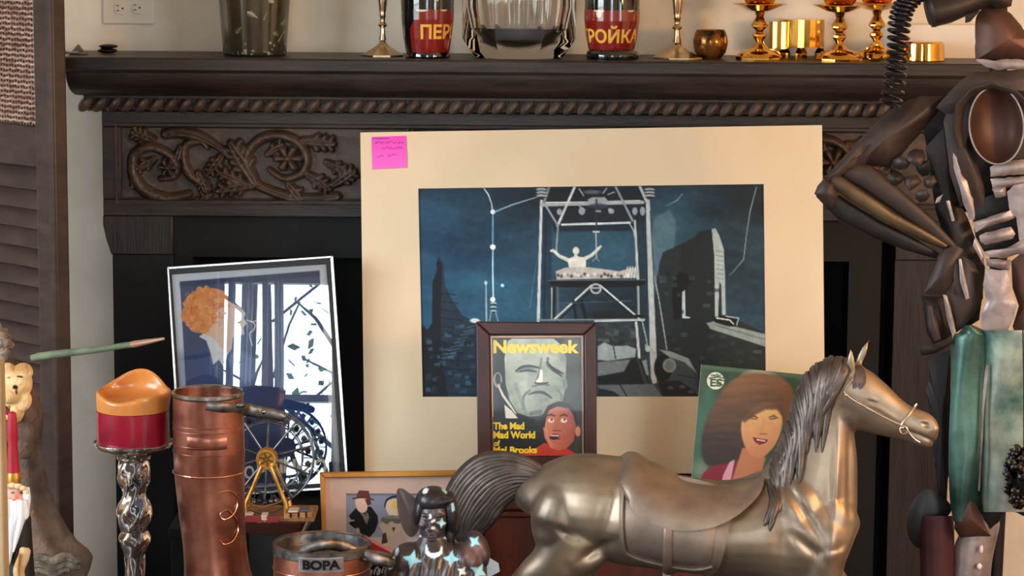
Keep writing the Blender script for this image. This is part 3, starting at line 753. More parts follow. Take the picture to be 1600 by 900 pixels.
# join the mouth: ring of 48 to ring of 8
off = len(o1.v); top8 = [off-8+i for i in range(8)]; in48 = [off+i for i in range(48)]
fs = []
for i in range(8):
    a, bb = top8[i], top8[(i+1) % 8]
    ks = [(6*i+3+k) % 48 for k in range(7)]
    for k in range(6): fs.append((a if k < 3 else bb, in48[ks[k+1]], in48[ks[k]]))
    fs.append((a, bb, in48[ks[3]]))
me_mb.f += fs
obj('vessel', me_mb, GLASS, t, angle=28)
obj('stopper', MB().lathe([(0, zz(-206)), (20*s_, zz(-206)), (21*s_, zz(-216)), (30*s_, zz(-222)), (34*s_, zz(-240)), (20*s_, zz(-262)), (0, zz(-266))], (c.x, Yd, 0), 8), GLASS, t, angle=20)
# small dark bowl
t = on_shelf(1110, -.14, 'small round dark bronze bowl with golden flecks on the shelf', 'bowl', 'round_bowl')
shelf_lathe('bowl_body', 1110, -.14, [(0,-38),(19,-38),(20,-44),(22,-45),(24.5,-40),(27,-30),(27,-22),(24,-10),(19,-3),(17,0),(0,0)], M('flecked_bronze', (150,98,40), rough=.2, metal=.7, rgb2=(34,22,14), vscale=38, detail=2), t, seg=40)
# brass goblets
AMBER = M('amber_brass_bowl', (222,160,84), rough=.1, metal=1., rgb2=(176,112,48), vscale=14)
def goblet(cx, Y, label, k=1., dz=0):
    t = on_shelf(cx, Y, label, 'goblet', 'brass_goblet', 'brass goblets on the mantel shelf')
    K = k
    shelf_lathe('foot', cx, Y, [(4*K,-34),(7*K,-26),(14*K,-18),(28*K,-14),(34*K,-9),(37*K,-4),(37*K,0),(0,0)], BRASS, t, seg=10, angle=25)
    shelf_lathe('stem', cx, Y, [(0,-84),(7*K,-82),(5.5*K,-78),(8*K,-74),(6*K,-68),(9*K,-62),(13*K,-55),(13*K,-52),(7*K,-47),(6*K,-44),(11*K,-40),(11*K,-37),(6*K,-30),(5*K,-24),(9*K,-18),(0,-16)], BRASS, t, seg=10, angle=30)
    shelf_lathe('bowl', cx, Y, [(0,-80),(9*K,-80),(20*K,-86),(27*K,-97),(29*K,-112),(27*K,-128),(24*K,-145),(23*K,-145),(24*K,-128),(25*K,-112),(22*K,-98),(0,-84)], AMBER, t, seg=40)
    # thin saucer wings under the bowl
    shelf_lathe('drip_saucer', cx, Y, [(0,-77),(9*K,-77),(20*K,-80),(33*K,-86),(42*K,-88),(42.5*K,-87),(33*K,-84),(20*K,-78),(8*K,-75),(0,-75)], BRASS, t, seg=40)
    return t
goblet(1187, -.175, 'brass goblet with amber bowl at the left end of the brass group')
goblet(1312, -.2, 'brass goblet with wide stepped foot in the middle of the brass group')
goblet(1370, -.11, 'brass goblet standing half hidden behind the metal spring')
t = on_shelf(1243, -.075, 'open brass cylinder cup on little legs between two goblets', 'brass cup', 'brass_stand')
b = yb(-.07, 1243)
lathe_px('cylinder', 1253, -.07, [(34, b-60),(35.5, b-60),(35.5, b-17),(34, b-17),(33, b-20),(33, b-58)], BRASS, t, seg=24, angle=12)
lathe_px('inner_cylinder', 1219, -.09, [(17, b-56),(18, b-56),(18, b-14),(17, b-14)], BRASS, t, seg=16, angle=10)
for cx, Yy in ((1226, -.09), (1252, -.112), (1282, -.09), (1252, -.035)):
    lathe_px('leg', cx, Yy, [(3.5, yb(Yy, cx)-24),(4, yb(Yy, cx)-16),(6, yb(Yy, cx)-14),(9, yb(Yy, cx)-8),(9, yb(Yy, cx)),(0, yb(Yy, cx))], BRASS, t, seg=8, angle=20)
t = on_shelf(1440, -.15, 'low brass tealight ring beside the spring on the shelf', 'tealight holder', 'tealight_ring')
b = yb(-.15, 1440)
lathe_px('ring', 1441, -.15, [(31, b-30),(34, b-27),(36, b-1),(33, b),(31, b-2),(28, b-27),(31, b-30)], BRASS, t, seg=20, angle=20)
t = on_shelf(1372, -.2, 'small brass ring hooked in front of the third goblet', 'ring', 'napkin_ring')
c = P(1367, 78, -.215); s_ = sc_at(1367, 80, -.2)
zc = z0s+14.5*s_
obj('band', MB().tube([(c.x+15*s_*math.cos(2*PI*k/28), -.215+.012*math.sin(4*PI*k/28), zc+11.5*s_*math.sin(2*PI*k/28)) for k in range(28)], 3*s_, 8, closed=True), BRASS, t)
# white card/box against the wall at the right end
p = P(1400, 60, -.03); q = P(1530, 60, -.03)
tag(obj('white_box', MB().box(p.x, q.x, -.07, -.001, z0s, zat(1460, 39, -.07)), M('white_card', (226,218,210), rough=.6), bevel=.002), 'flat white box on the right end of the shelf behind the tealight ring', 'box')
# things that stick above: none
# ------------------------------------------------------------------ big mounted artwork
MATB = M('cream_mat_board', (222,203,175), rough=.8, rgb2=(214,193,161), vscale=2.2)
pl = Plane(P(900, 735, -.45), (0, -math.cos(.29), math.sin(.29)))
# keep the top edge clear of the shelf nose
OC = [(563,207),(1284.5,195.5),(1290,741),(570,737)]; IC = [(653.5,294.5),(1193.5,287.5),(1197,619.5),(660.5,620)]
base = pl.hit(900, 737)
t = thing('mounted_artwork', 'large stormy blue night painting in a wide cream mat leaning on the fireplace', 'painting', (base.x, base.y, base.z))
mb = MB()
def rc(c, r=6):
    out = []
    for i in range(4):
        p0 = Vector(c[i]); pa = (Vector(c[i-1])-p0).normalized(); pb = (Vector(c[(i+1) % 4])-p0).normalized()
        out += [tuple(p0+pa*r), tuple(p0+pa*r*.3+pb*r*.3), tuple(p0+pb*r)]
    return out
frame_bars('mat_board', OC, IC, pl, .004, 0., MATB, t, bevel=0)
slab('backing_board', OC, pl, -.0005, -.003, MATB, t)
ART = Mvc('printed_art', rough=.55, spec=.4)
def art(c):
    X, Y = c.X, c.Y
    n = vnoise(X, Y, 90, 11, 5, .6, 1.4); n2 = vnoise(X+Y*.7, Y*1.2-X*.3, 60, 4, 4, .5, 1.6)
    lf = np.clip((900-X)/250, 0, 1)[..., None]; up = np.clip((Y-290)/230, 0, 1)[..., None]
    A = np.array([26,44,62.]); B = np.array([40,96,132.]); D = np.array([30,44,54.]); E = np.array([44,72,86.])
    c.C[:] = (A*(1-up*.8)+B*up*.8)*lf+(D*(1-up*.5)+E*up*.5)*(1-lf)
    c.C += (n[..., None]-.5)*np.array([40,60,66]) + (n2[..., None]-.5)*np.array([20,34,44])
    # paler cloud bursts
    for (x, y, a, b, al) in ((720,470,90,50,.25),(800,440,80,90,.22),(940,400,90,50,.3),(1050,350,30,45,.35),(700,330,70,40,.2),(1160,560,60,60,.2)): c.ell(x, y, a, b, (62,118,146), 60, al)
    c.poly([(1022,340),(1046,328),(1056,345),(1054,390),(1030,450),(1018,470),(1012,400)], (92,116,126), 5, .7)
    # left ruined spire and wall
    DK = (18,26,36)
    c.poly([(684,410),(688,403),(693,412),(695,445),(708,470),(722,492),(745,505),(745,620),(660,620),(659,505),(668,515),(675,505),(676,440),(682,425)], (34,52,68), 1.5)
    c.poly([(684,410),(690,408),(690,450),(688,500),(690,560),(700,620),(661,620),(659,512),(668,515),(675,505),(676,440),(682,425)], DK, 1.5, .9)
    c.line([(683,414),(686,402)], [3,1], (10,12,18))
    for y in range(458, 620, 13):
        c.line([(690, y), (712+(y-458)*.2, y+3)], 1.6, (16,24,34), 1, .8)
    r3 = random.Random(5)
    for k in range(70):
        x = r3.uniform(664, 738); y = r3.uniform(505, 612); w_, h_ = r3.uniform(5, 11), r3.uniform(3.5, 6)
        c.poly([(x, y), (x+w_, y-1), (x+w_+.5, y+h_), (x, y+h_)], r3.choice([(54,78,98), (66,94,116), (22,32,44), (38,58,74)]), 1.5, .75)
    for k in range(9): c.line([(690+k*5, 560-k*6), (712+k*4, 556-k*6)], [1.4,.6], (96,124,142), 1, .7)
    # antenna
    c.line([(770,331),(770,478)], 1.6, (120,164,184)); c.line([(770,385),(770.5,470)], [2.2,2.6], (160,200,214))
    for y, r_ in ((331,3.6),(386,4.2),(468,4)): c.ell(770, y, r_, r_, (226,240,242))
    for y in (474,480,486): c.ell(771, y, 5, 2, (150,180,190)); c.ell(771, y+2, 4, 1.4, (20,30,40))
    c.line([(768,486),(764,505)], 2, (120,144,156)); c.line([(774,486),(779,505)], 2, (120,144,156))
    c.line([(759.5,446),(760,503)], [2,2.5], (140,166,178)); c.ell(759, 442, 2.2, 3.4, (170,190,200)); c.ell(785, 446, 2.6, 2.6, (170,214,228))
    c.ell(742, 501, 8, 3.5, (180,196,204), 1.5)
    c.line([(756,294),(763,304),(768,318),(770,331)], [1.6,2.2,1.4,1.8], (170,196,206), .9); c.line([(771,332),(800,320),(842,307)], [1.4,1.6,1], (150,178,190), .9)
    c.line([(1182,292),(1172,330),(1166,370),(1162,405),(1146,424),(1140,430)], [1.2,1.6,1.2,1.4,.9,.6], (150,166,170), .9, .8)
    c.line([(1066,303),(1058,313),(1040,322)], [1.5,1.8,.5], (120,146,158), 1, .8)
    c.line([(838,410),(828,480)], [.8,1.6], (96,140,160), 1.5, .6)
    # dark interior of frame
    c.poly([(862,297),(1006,294),(1012,330),(1010,360),(866,362),(856,330)], (26,32,42), 4, .75)
    c.poly([(846,330),(862,330),(862,500),(846,500)], (26,44,60), 2, .6); c.poly([(990,350),(1016,345),(1022,500),(1000,500)], (34,52,62), 2, .8)
    # ruin at the right
    G = (36,46,48)
    c.poly([(1026,440),(1030,412),(1036,394),(1050,388),(1066,380),(1084,372),(1094,362),(1112,358),(1124,366),(1132,400),(1132,490),(1150,500),(1196,520),(1197,620),(1030,620),(1022,500)], G, 1.5)
    c.poly([(1066,380),(1084,372),(1094,362),(1112,358),(1118,372),(1120,500),(1100,560),(1040,560),(1060,470)], (28,35,38), 4, .6)
    c.C += 0
    c.poly([(1112,358),(1118,357),(1124,368),(1131,390),(1133,440),(1134,492),(1128,492),(1127,445),(1124,440),(1122,496),(1117,496),(1116,400)], (150,166,168), 1)
    for y in range(392, 440, 7): c.line([(1119, y), (1130, y+2)], .9, (90,104,108))
    c.poly([(1050,450),(1052,434),(1062,426),(1074,428),(1080,440),(1076,446),(1071,456),(1068,495),(1052,500)], (14,18,22), 1.2)
    c.poly([(1066,456),(1070,453),(1071,494),(1078,495),(1078,497.5),(1066,497)], (176,190,190), .8)
    for k in range(80):
        x = r3.uniform(1030, 1190); y = r3.uniform(420, 600); 
        if y < 500 and x > 1118: continue
        w_, h_ = r3.uniform(5, 12), r3.uniform(4, 7)
        c.poly([(x, y), (x+w_, y), (x+w_, y+h_), (x, y+h_)], r3.choice([(62,76,78), (24,30,32), (72,86,88), (40,50,54)]), 2, .6)
    c.poly([(1104,505),(1115,502),(1196,522),(1196,542),(1160,530),(1135,522),(1110,514)], (132,146,146), 1.4)
    c.line([(1118,508),(1194,530)], 1.5, (70,82,86), 1.5, .7)
    for (x, y, a, b) in ((1130,540,14,9),(1156,550,12,9),(1128,565,9,12),(1176,560,12,8)): c.poly([(x-a/2,y-b/2),(x+a/2,y-b/2+2),(x+a/2,y+b/2),(x-a/2,y+b/2)], (52,64,64), 1.5, .7)
    c.poly([(1112,496),(1130,494),(1154,500),(1150,510),(1138,510),(1118,504)], (20,24,28), 1); c.line([(1120,497),(1140,500),(1146,506)], 2.2, (186,196,196)); c.line([(1134,494),(1154,497),(1151,508)], 1.6, (170,180,180))
    # scaffold: legs, rails, platform
    W_ = (182,188,188); W2 = (128,138,142); BKL = (14,18,24)
    c.line([(1032,440),(1020,380),(1016,330)], 0.8, W2, .8, .5)
    c.line([(1016,400),(1030,470),(1042,546)], 1.8, (146,156,158))
    c.line([(846,314),(841,502)], [4,4.6], W_); c.line([(853,340),(850,500)], 1.5, BKL, 1, .6)
    c.poly([(1009,312),(1015,312),(1028,598),(1017,600)], (168,174,174), .8); c.line([(1016,330),(1030,590)], 2, (40,46,50), 1, .6)
    c.line([(846,320),(1004,316)], 5.5, (150,158,160)); c.line([(850,316.5),(1000,313.5)], 1, (206,212,212))
    c.line([(878,351),(984,348)], 3.4, (190,196,196))
    c.line([(898,292),(871,353)], 3.6, W_); c.line([(852,320),(872,353)], 3.2, W2); c.line([(872,352),(869,392)], 2.8, W2)
    c.line([(962,292),(990,348)], 3.4, W2); c.line([(1000,292),(1012,318)], 4.4, (160,168,170)); c.line([(1006,320),(988,350)], 2.2, (24,28,34))
    c.line([(858,292),(850,316)], 4, (112,120,126)); c.line([(992,345),(997,440)], [3,4], (176,184,184)); c.line([(984,350),(990,360),(992,372)], 2, (150,160,160))
    for x0_ in (846, 1015):
        for y in (296,301,306): c.ell(x0_, y, 8, 2.3, (146,154,158), 1); c.ell(x0_, y+2.4, 7, 1.5, (30,36,42), 1)
    for (x, y, a, b) in ((909,330,5,6),(955,330,4.5,4),(953,328,3,3),(874,331,4,5),(992,330,4,6),(1004,330,4,7)): c.ell(x, y, a, b, (150,156,166), 1.2, .9)
    c.poly([(918,312),(926,308),(945,308),(950,314),(946,319),(922,320)], (138,146,150), 1); c.ell(925, 300, 14, 3, (86,90,100), 1.5); c.ell(935, 322, 16, 4, (60,60,84), 1.5, .8)
    for a_, b_ in (((905,295),(912,306)),((948,294),(942,302)),((905,322),(914,328)),((960,300),(950,304))): c.line([a_, b_], 1.6, (150,158,162))
    c.line([(932,312),(932,362)], 2.6, (44,52,62)); c.line([(932,330),(938,330)], 3, W2); c.line([(927,362),(936,362)], 2.4, W_); c.line([(931,362),(932,404)], 1.6, (170,180,184)); c.line([(926,408),(931,403),(936,408)], 1.6, W2)
    # figure with raised arms on a table
    F_ = (198,196,188)
    c.ell(900, 392, 5, 6, F_, 1); c.poly([(886,405),(896,401),(899,396),(904,401),(914,402),(916,410),(914,424),(890,424),(888,412)], F_, 1)
    c.line([(889,407),(874,400),(864,391)], [6,5,4], F_, 1); c.line([(912,405),(924,399),(936,388)], [6,5,4], F_, 1); c.line([(861,392),(869,393)], 3.5, F_); c.line([(934,388),(939,385)], 3, F_)
    c.poly([(868,424),(884,418),(914,417),(940,420),(968,424),(986,418),(996,420),(996,434),(870,437)], (172,168,162), 1.4)
    for k in range(24): c.ell(872+k*5.2, 430+2*math.sin(k*2.1), 2.4, 2.6, r3.choice([(210,206,200),(126,120,118),(150,138,132),(60,56,58)]), 1.2, .8)
    for k in range(4): c.line([(976+k*5, 434), (981+k*4, 417)], 1.6, (200,204,200))
    c.poly([(858,438),(1008,437),(1008,444),(990,449),(880,449),(860,446)], (18,20,26), 1); c.line([(858,438.5),(1008,437.5)], 1.3, (96,104,108))
    c.poly([(860,448),(868,448),(868,500),(860,500)], (30,36,42), 1); c.line([(862,450),(862,500)], 2.2, (150,160,164)); c.line([(871,450),(872,498)], 3.6, (84,92,98)); c.line([(997,448),(998,500)], 3, (150,158,160)); c.line([(992,448),(993,500)], 2.2, (40,46,52))
    c.line([(866,499),(924,446)], 2.6, (190,196,196)); c.line([(870,502),(928,450)], 2.4, (20,24,28)); c.line([(938,446),(1004,502)], 2.6, (190,196,196)); c.line([(940,452),(998,503)], 2.2, (20,24,28))
    c.ell(931, 451, 9, 8.5, (160,166,166), 1); c.ell(931, 451, 6, 5.6, (40,46,50), 1); c.line([(925,450),(937,450)], 2, (170,176,176))
    c.line([(908,470),(916,500)], 5, (20,24,30), 1.4); c.line([(896,470),(900,498)], 4, (22,26,32), 1.4)
    c.line([(870,474),(986,470)], 1, (70,90,98)); c.ell(950, 492, 30, 6, (26,32,38), 4)
    c.line([(841,500),(1008,499)], 2, (120,128,130)); c.line([(930,496),(1004,494)], 5, (26,30,34)); c.line([(930,501.5),(1006,500)], 3, (176,182,182))
    # masonry and rubble below the platform
    c.poly([(934,504),(1000,503),(1008,560),(1026,620),(934,620)], (50,58,62), 1.5)
    for k in range(40):
        x = r3.uniform(934, 990); y = r3.uniform(505, 536); c.poly([(x,y),(x+r3.uniform(6,12),y),(x+9,y+r3.uniform(4,7)),(x,y+5)], r3.choice([(62,72,76),(36,42,46),(82,92,96),(44,52,56)]), 1.4, .7)
    c.poly([(934,541),(944,535),(958,541),(980,540),(994,545),(992,558),(950,564),(934,562)], (150,162,164), 1.4); c.line([(958,540),(962,560)], 2, (60,70,74)); 
    c.poly([(934,566),(985,562),(975,580),(934,588)], (112,120,122), 1.4); c.poly([(934,588),(975,582),(985,562),(994,558),(1006,600),(934,600)], (22,26,30), 1.5)
    c.poly([(934,602),(1020,600),(1036,620),(934,620)], (96,104,106), 1.4); c.line([(968,600),(980,620)], 2, (34,38,42)); c.poly([(934,606),(960,612),(970,620),(934,620)], (34,40,44), 1.5)
    c.line([(994,504),(999,558)], 4, (184,190,190)); c.line([(1003,500),(1010,530),(1012,545)], 2, (150,156,156)); c.line([(1000,562),(1013,596)], 3, (30,34,38)); c.poly([(1003,564),(1010,562),(1014,586),(1010,586)], (134,142,144), 1)
    c.poly([(1026,560),(1040,548),(1066,556),(1080,575),(1092,590),(1094,620),(1034,620),(1026,600)], (58,68,72), 1.4)
    c.ell(1036, 575, 14, 22, (14,18,20), 2); c.ell(1046, 571, 10.5, 11, (124,130,132), 1.2); c.ell(1046, 571, 7, 8, (104,110,112), 2)
    c.poly([(1030,546),(1048,549),(1076,560),(1090,585),(1070,566),(1046,558)], (128,138,140), 1.5); c.line([(1060,586),(1092,592)], 1.5, (30,36,40)); c.poly([(1028,598),(1060,594),(1085,610),(1090,620),(1036,620)], (30,26,30), 2)
    for (x, y) in ((1048,606),(1066,604),(1080,612)): c.ell(x, y, 5, 3, (92,90,92), 1.5, .7)
    c.line([(1010,540),(1016,546),(1022,552)], 5, (150,158,160), 1.4); c.ell(1012, 545, 4, 5, (170,176,176), 1.2)
    c.poly([(1086,500),(1110,520),(1196,560),(1196,620),(1094,620),(1080,560)], (30,40,42), 10, .35)
    c.C *= (.90+.20*vnoise(X, Y, 7, 9, 3))[..., None]; c.C[:] = np.clip((c.C-60)*1.18+56, 6, 240)
picture('picture', IC, pl, 430, 270, art, ART, t, off=.0006)
# pink sticky note
tl = [(580.5,214),(634,212),(636,262),(582,264.5)]
def note(c):
    c.C[:] = (238,92,196); c.C += (np.clip((c.Y-212)/50, 0, 1)[..., None]-.5)*np.array([10,30,16])
    ink = (120,40,110); r4 = random.Random(8)
    c.line([(583,216.5),(608,216)], 1.2, ink, .7, .9)
    for (x0_, x1_, y) in ((586,632,223),(596,630,231),(590,600,244),(606,622,243)):
        x = x0_; pts = []
        while x < x1_: pts.append((x, y+r4.uniform(-2.2, 2.2))); x += 1.6
        c.line(pts, .9, ink, .7, .8)
nt_ = picture('sticky_note', tl, pl, 110, 100, note, Mvc('note_paper', rough=.7, spec=.2), None, off=.0062)
q = nt_.modifiers.new('s', 'SOLIDIFY'); q.thickness = .0016; q.offset = -1
tag(nt_, 'pink sticky note with scribbled writing on the cream mat corner', 'sticky note')

# ------------------------------------------------------------------ framed magazine cover
pm = Plane(P(840, 766, -.63), (0, -math.cos(.13), math.sin(.13)))
MO = [(744,502.5),(931.5,504),(933,766),(747,766)]; MI = [(766.5,525),(911,524.5),(912,712),(770,712)]
t = thing('framed_magazine', 'magazine cover in a dark maroon wooden frame standing before the painting', 'framed picture', tuple(pm.hit(840, 766)))
MAROON = M('maroon_wood', (66,28,24), rough=.38, rgb2=(48,20,18), vscale=8)
frame_bars('frame', MO, [(765,523.5),(912.5,523),(913.5,713.5),(768.5,713.5)], pm, .012, -.006, MAROON, t, bevel=.003)
slab('back_panel', MO, pm, -.004, -.008, MAROON, t)
def cover(c):
    X, Y = c.X, c.Y
    c.C[:] = (206,160,120)
    c.poly([(769,527.5),(908,527),(909.5,709),(772,709)], (22,22,20), .6)
    c.poly([(880,528),(907,528),(909,709),(880,709)], (64,68,54), 8, .9)
    c.poly([(860,690),(908,600),(908,708),(872,708)], (46,48,40), 6, .8)
    # large pale face
    fc = [(793,533),(800,529),(865,529),(878,540),(885,560),(884,600),(880,625),(872,640),(850,650),(828,652),(808,645),(796,625),(790,600),(788,560)]
    def tone(x, y):
        n = vnoise(x, y, 16, 21, 3)
        t_ = np.clip(.80+.6*(n-.5)-.25*np.clip((y-585)/60, 0, 1)-.2*np.clip((x-858)/25, 0, 1), 0, 1)[..., None]
        return np.array([62,78,76])*(1-t_)+np.array([196,206,192])*t_
    c.poly([(774,560),(784,552),(792,560),(794,640),(800,655),(776,655),(772,600)], (16,16,16), 1.5)
    c.poly(fc, tone, 1.5)
    c.ell(777.5, 594, 7, 12, (150,158,150), 1.2); c.ell(778, 592, 4, 8, (18,20,20), 1.2); c.line([(779,603),(786,618),(796,632),(806,646)], [3,4,4,2], (210,214,206), 1.2); c.poly([(788,632),(800,642),(810,654),(790,654)], (220,222,214), 1.2)
    c.line([(776,585),(783,600),(788,612)], 2, (18,20,20))
    c.ell(883, 600, 3.5, 9, (110,122,112), 1.2)
    for pts, w_, col, al in (([(806,580),(815,574),(828,572),(843,575)], [2,4.5,4,2], (26,34,34), 1), ([(855,566),(862,574),(872,580),(880,584)], [2,4,4,2], (30,38,38), 1),
        ([(808,582),(822,576),(838,580)], [2,7,2], (96,108,104), .8), ([(812,581),(824,579),(838,581)], [1.5,3,1.5], (22,28,28), .9), ([(862,578),(870,582),(878,588)], [1.5,4,2], (24,30,30), .9),
        ([(856,560),(856,572),(866,580)], [4,3,1], (60,72,72), .7), ([(846,560),(843,580),(838,598)], [3,3,5], (84,98,96), .7),
        ([(828,610),(818,620),(818,640)], [3,4,3], (70,86,84), .7), ([(872,610),(878,620),(874,634)], [3,4,3], (80,92,88), .6), ([(806,600),(812,620),(822,646)], [5,6,5], (112,130,126), .6),
        ([(826,616),(838,613),(850,614),(862,622)], [1.5,4,4.5,2], (34,40,38), .95), ([(838,621),(850,622)], [3,3], (150,158,150), .7), ([(832,604),(846,600),(858,602)], [2,4,2], (66,78,76), .8), ([(830,646),(844,644)], [6,8], (60,74,72), .6)):
        c.line(pts, w_, col, 1.6, al, sm=4)
    c.poly([(844,577),(848,578),(848,596),(839,599),(837,596),(842,590)], (232,236,224), 1)
    c.line([(836,598),(845,600),(856,598)], [2,3,2], (30,36,34), 1.2)
    c.poly([(770,652),(800,655),(840,650),(872,640),(872,660),(848,700),(840,709),(771,709)], (16,17,16), 3, .95)
    # shouting man in red sweater
    def skin(x, y):
        t_ = np.clip((x-850)/50+.3*(vnoise(x, y, 9, 3, 2)-.5), 0, 1)[..., None]; return np.array([206,128,100])*(1-t_)+np.array([150,72,56])*t_
    c.poly([(800,713),(838,700),(850,692),(880,698),(892,704),(906,713)], (180,52,36), 1.5)
    c.line([(806,710),(842,700)], 2, (214,84,60), 1.5, .7)
    c.poly([(850,650),(852,638),(862,632),(885,634),(897,645),(900,668),(896,690),(886,700),(872,704),(860,700),(851,684),(848,664)], skin, 1.2)
    c.ell(903, 674, 4.2, 8, (196,120,98), 1); 
    c.poly([(847,668),(848,648),(856,634),(872,627),(890,631),(900,643),(903,662),(899,662),(896,648),(888,638),(870,635),(858,641),(853,655),(851,668)], (28,20,20), 1.1)
    for x in (861, 881): c.ell(x, 657, 5, 3.8, (226,206,196), 1); c.ell(x+1, 655.5, 1.8, 1.8, (60,40,36), .8); c.line([(x-6, 650), (x, 647.5), (x+6, 650)], [1.5,2.6,1.5], (60,34,28), 1)
    c.poly([(868,656),(873,658),(876,672),(864,672)], (176,98,78), 1.5); c.line([(864,673),(876,673)], 1.6, (110,50,40), 1)
    c.ell(867, 684, 9, 6.5, (150,60,50), 1.2); c.ell(866, 683, 6.5, 4, (44,16,16), 1); c.line([(861,680.5),(872,681)], 2, (226,212,200), .8); c.line([(860,688),(873,689)], 2.2, (196,116,100), 1)
    c.line([(853,668),(856,684),(862,696)], 2, (232,150,120), 1.5, .6)
    YL = (236,206,40)
    c.text('Newsweek', 771, 531.5, 904, 552, YL, .6, bold=.03)
    c.text('The Mad', 771, 660, 819, 671, YL, .5, bold=.03); c.text('Mad World', 771, 674, 836, 685, YL, .5, bold=.03); c.text('of', 772, 688, 781, 697, YL, .5, bold=.02); c.text('Mel Brooks', 771, 698, 839, 708, YL, .5, bold=.03)
picture('cover', MI, pm, 430, 560, cover, Mvc('glossy_print', rough=.3, coat=.15), t, off=.001)
# ------------------------------------------------------------------ loose magazine with the portrait
pg = Plane(P(1170, 757, -.60), (.04, -math.cos(.2), math.sin(.2)))
GC = [(1096,569.5),(1275,587),(1262,766),(1080,752)]
def mag(c):
    X, Y = c.X, c.Y
    n = vnoise(X, Y, 30, 31, 3); c.C[:] = (58,78,58); c.C += (n[..., None]-.5)*np.array([50,50,44]); c.C[:] = np.clip(c.C, 0, 255)
    c.poly([(1080,640),(1110,600),(1130,640),(1110,700),(1080,752)], (70,128,104), 18, .5); c.ell(1098, 735, 14, 14, (150,170,150), 16, .6)
    c.poly([(1096,569),(1275,586),(1275,594),(1096,576)], (92,120,84), 5, .6)
    c.ell(1186, 592, 26, 16, (176,170,150), 8, .9)
    def hair(x, y):
        m_ = vnoise(x*.5+y*.2, y*1.2, 10, 7, 3, .6, 1.6); t_ = np.clip((700-y)/110+.5*(m_-.5), 0, 1)[..., None]; return np.array([58,46,42])*(1-t_)+np.array([132,88,54])*t_
    c.poly([(1176,582),(1155,588),(1135,602),(1118,628),(1104,655),(1096,690),(1098,715),(1108,728),(1130,730),(1160,715),(1180,690),(1220,660),(1236,640),(1238,610),(1222,590),(1200,584)], hair, 5, sm=4)
    c.ell(1232, 640, 9, 34, (120,76,50), 6, .9)
    c.poly([(1097,742),(1110,728),(1140,724),(1165,716),(1165,770),(1090,770)], (134,36,52), 2); c.poly([(1160,700),(1180,700),(1196,716),(1190,740),(1160,762),(1140,762)], (196,124,88), 3)
    c.poly([(1140,722),(1148,718),(1143,745),(1138,770),(1124,770),(1130,742)], (224,160,176), 1.2)
    def skin(x, y):
        t_ = np.clip((y-640)/80+.3*(vnoise(x, y, 12, 9, 2)-.5), 0, 1)[..., None]; return np.array([236,180,112])*(1-t_)+np.array([208,132,98])*t_
    c.poly([(1160,655),(1170,645),(1186,632),(1204,630),(1220,645),(1222,665),(1214,690),(1200,708),(1188,716),(1174,712),(1164,698),(1158,675)], skin, 2.5, sm=4)
    c.poly([(1150,655),(1165,640),(1186,630),(1206,626),(1224,640),(1226,655),(1214,640),(1196,640),(1180,648),(1164,660)], hair, 4, .9)
    c.line([(1170,652),(1178,650),(1184,653)], [2,4,2], (110,66,44), 1.5, .8); c.line([(1202,652),(1209,650),(1215,653)], [2,4,2], (120,72,46), 1.5, .8)
    c.line([(1172,654),(1182,655)], 1.6, (60,36,32), 1, .8); c.line([(1203,655),(1212,654)], 1.6, (60,36,32), 1, .8)
    c.line([(1193,655),(1192,668),(1188,676)], 3, (222,150,104), 2, .8); c.line([(1188,678),(1198,678)], 2, (150,86,62), 1.2, .8)
    c.poly([(1176,683),(1186,685),(1200,687),(1197,692),(1187,695),(1179,690)], (136,34,40), 1); c.line([(1183,687),(1195,689)], 2.2, (236,220,206), .8)
    c.ell(1118, 595, 13.5, 13.5, (236,232,206), .9)
    for pts in (([(1108,591),(1122,589),(1131,591)]), ([(1124,594),(1132,595)]), ([(1120,599),(1130,602)])): c.line(pts, 2, (70,90,56), .7)
    c.text('ES', 1110, 592, 1128, 604, (70,90,56), .6, bold=.02); c.text('radio', 1111, 584, 1126, 588, (70,90,56), .5)
t = thing('portrait_magazine', 'green magazine with smiling curly haired portrait leaning behind the bronze horse', 'magazine', tuple(pg.hit(1170, 757)))
picture('front_cover', GC, pg, 280, 280, mag, Mvc('magazine_print', rough=.38, coat=.1), t, off=.0008)
slab('pages', GC, pg, 0, -.004, M('magazine_pages', (220,214,200), rough=.7), t)

# ------------------------------------------------------------------ glazed poster leaning at the left
YAW = math.radians(2.7); LEAN = math.radians(10.6)
pp = Plane(P(420, 776, -.50), (math.sin(YAW)*math.cos(LEAN), -math.cos(YAW)*math.cos(LEAN), math.sin(LEAN)))
PO = [(261,417),(520.5,399.5),(545,763),(283,780)]; PIN = [(266,423),(514,405.5),(538,757),(288,774)]
t = thing('framed_poster', 'glazed art poster in a thin silver frame leaning at the left of the hearth', 'framed poster', tuple(pp.hit(420, 776)))
SFR = M('brushed_silver_frame', (208,214,222), rough=.22, metal=.85)
frame_bars('frame', PO, [(264.3,421),(516,403.3),(540.5,759),(286.5,776)], pp, .014, -.004, SFR, t, bevel=.001)
frame_bars('inner_rebate', [(264.5,421.2),(515.8,403.5),(540.3,758.8),(286.7,775.8)], [(267,427.5),(510.5,411.5),(533.5,753),(290,771)], pp, .009, -.003, BLACKW, t, bevel=0)
slab('back_board', PO, pp, -.003, -.006, BLACKW, t)
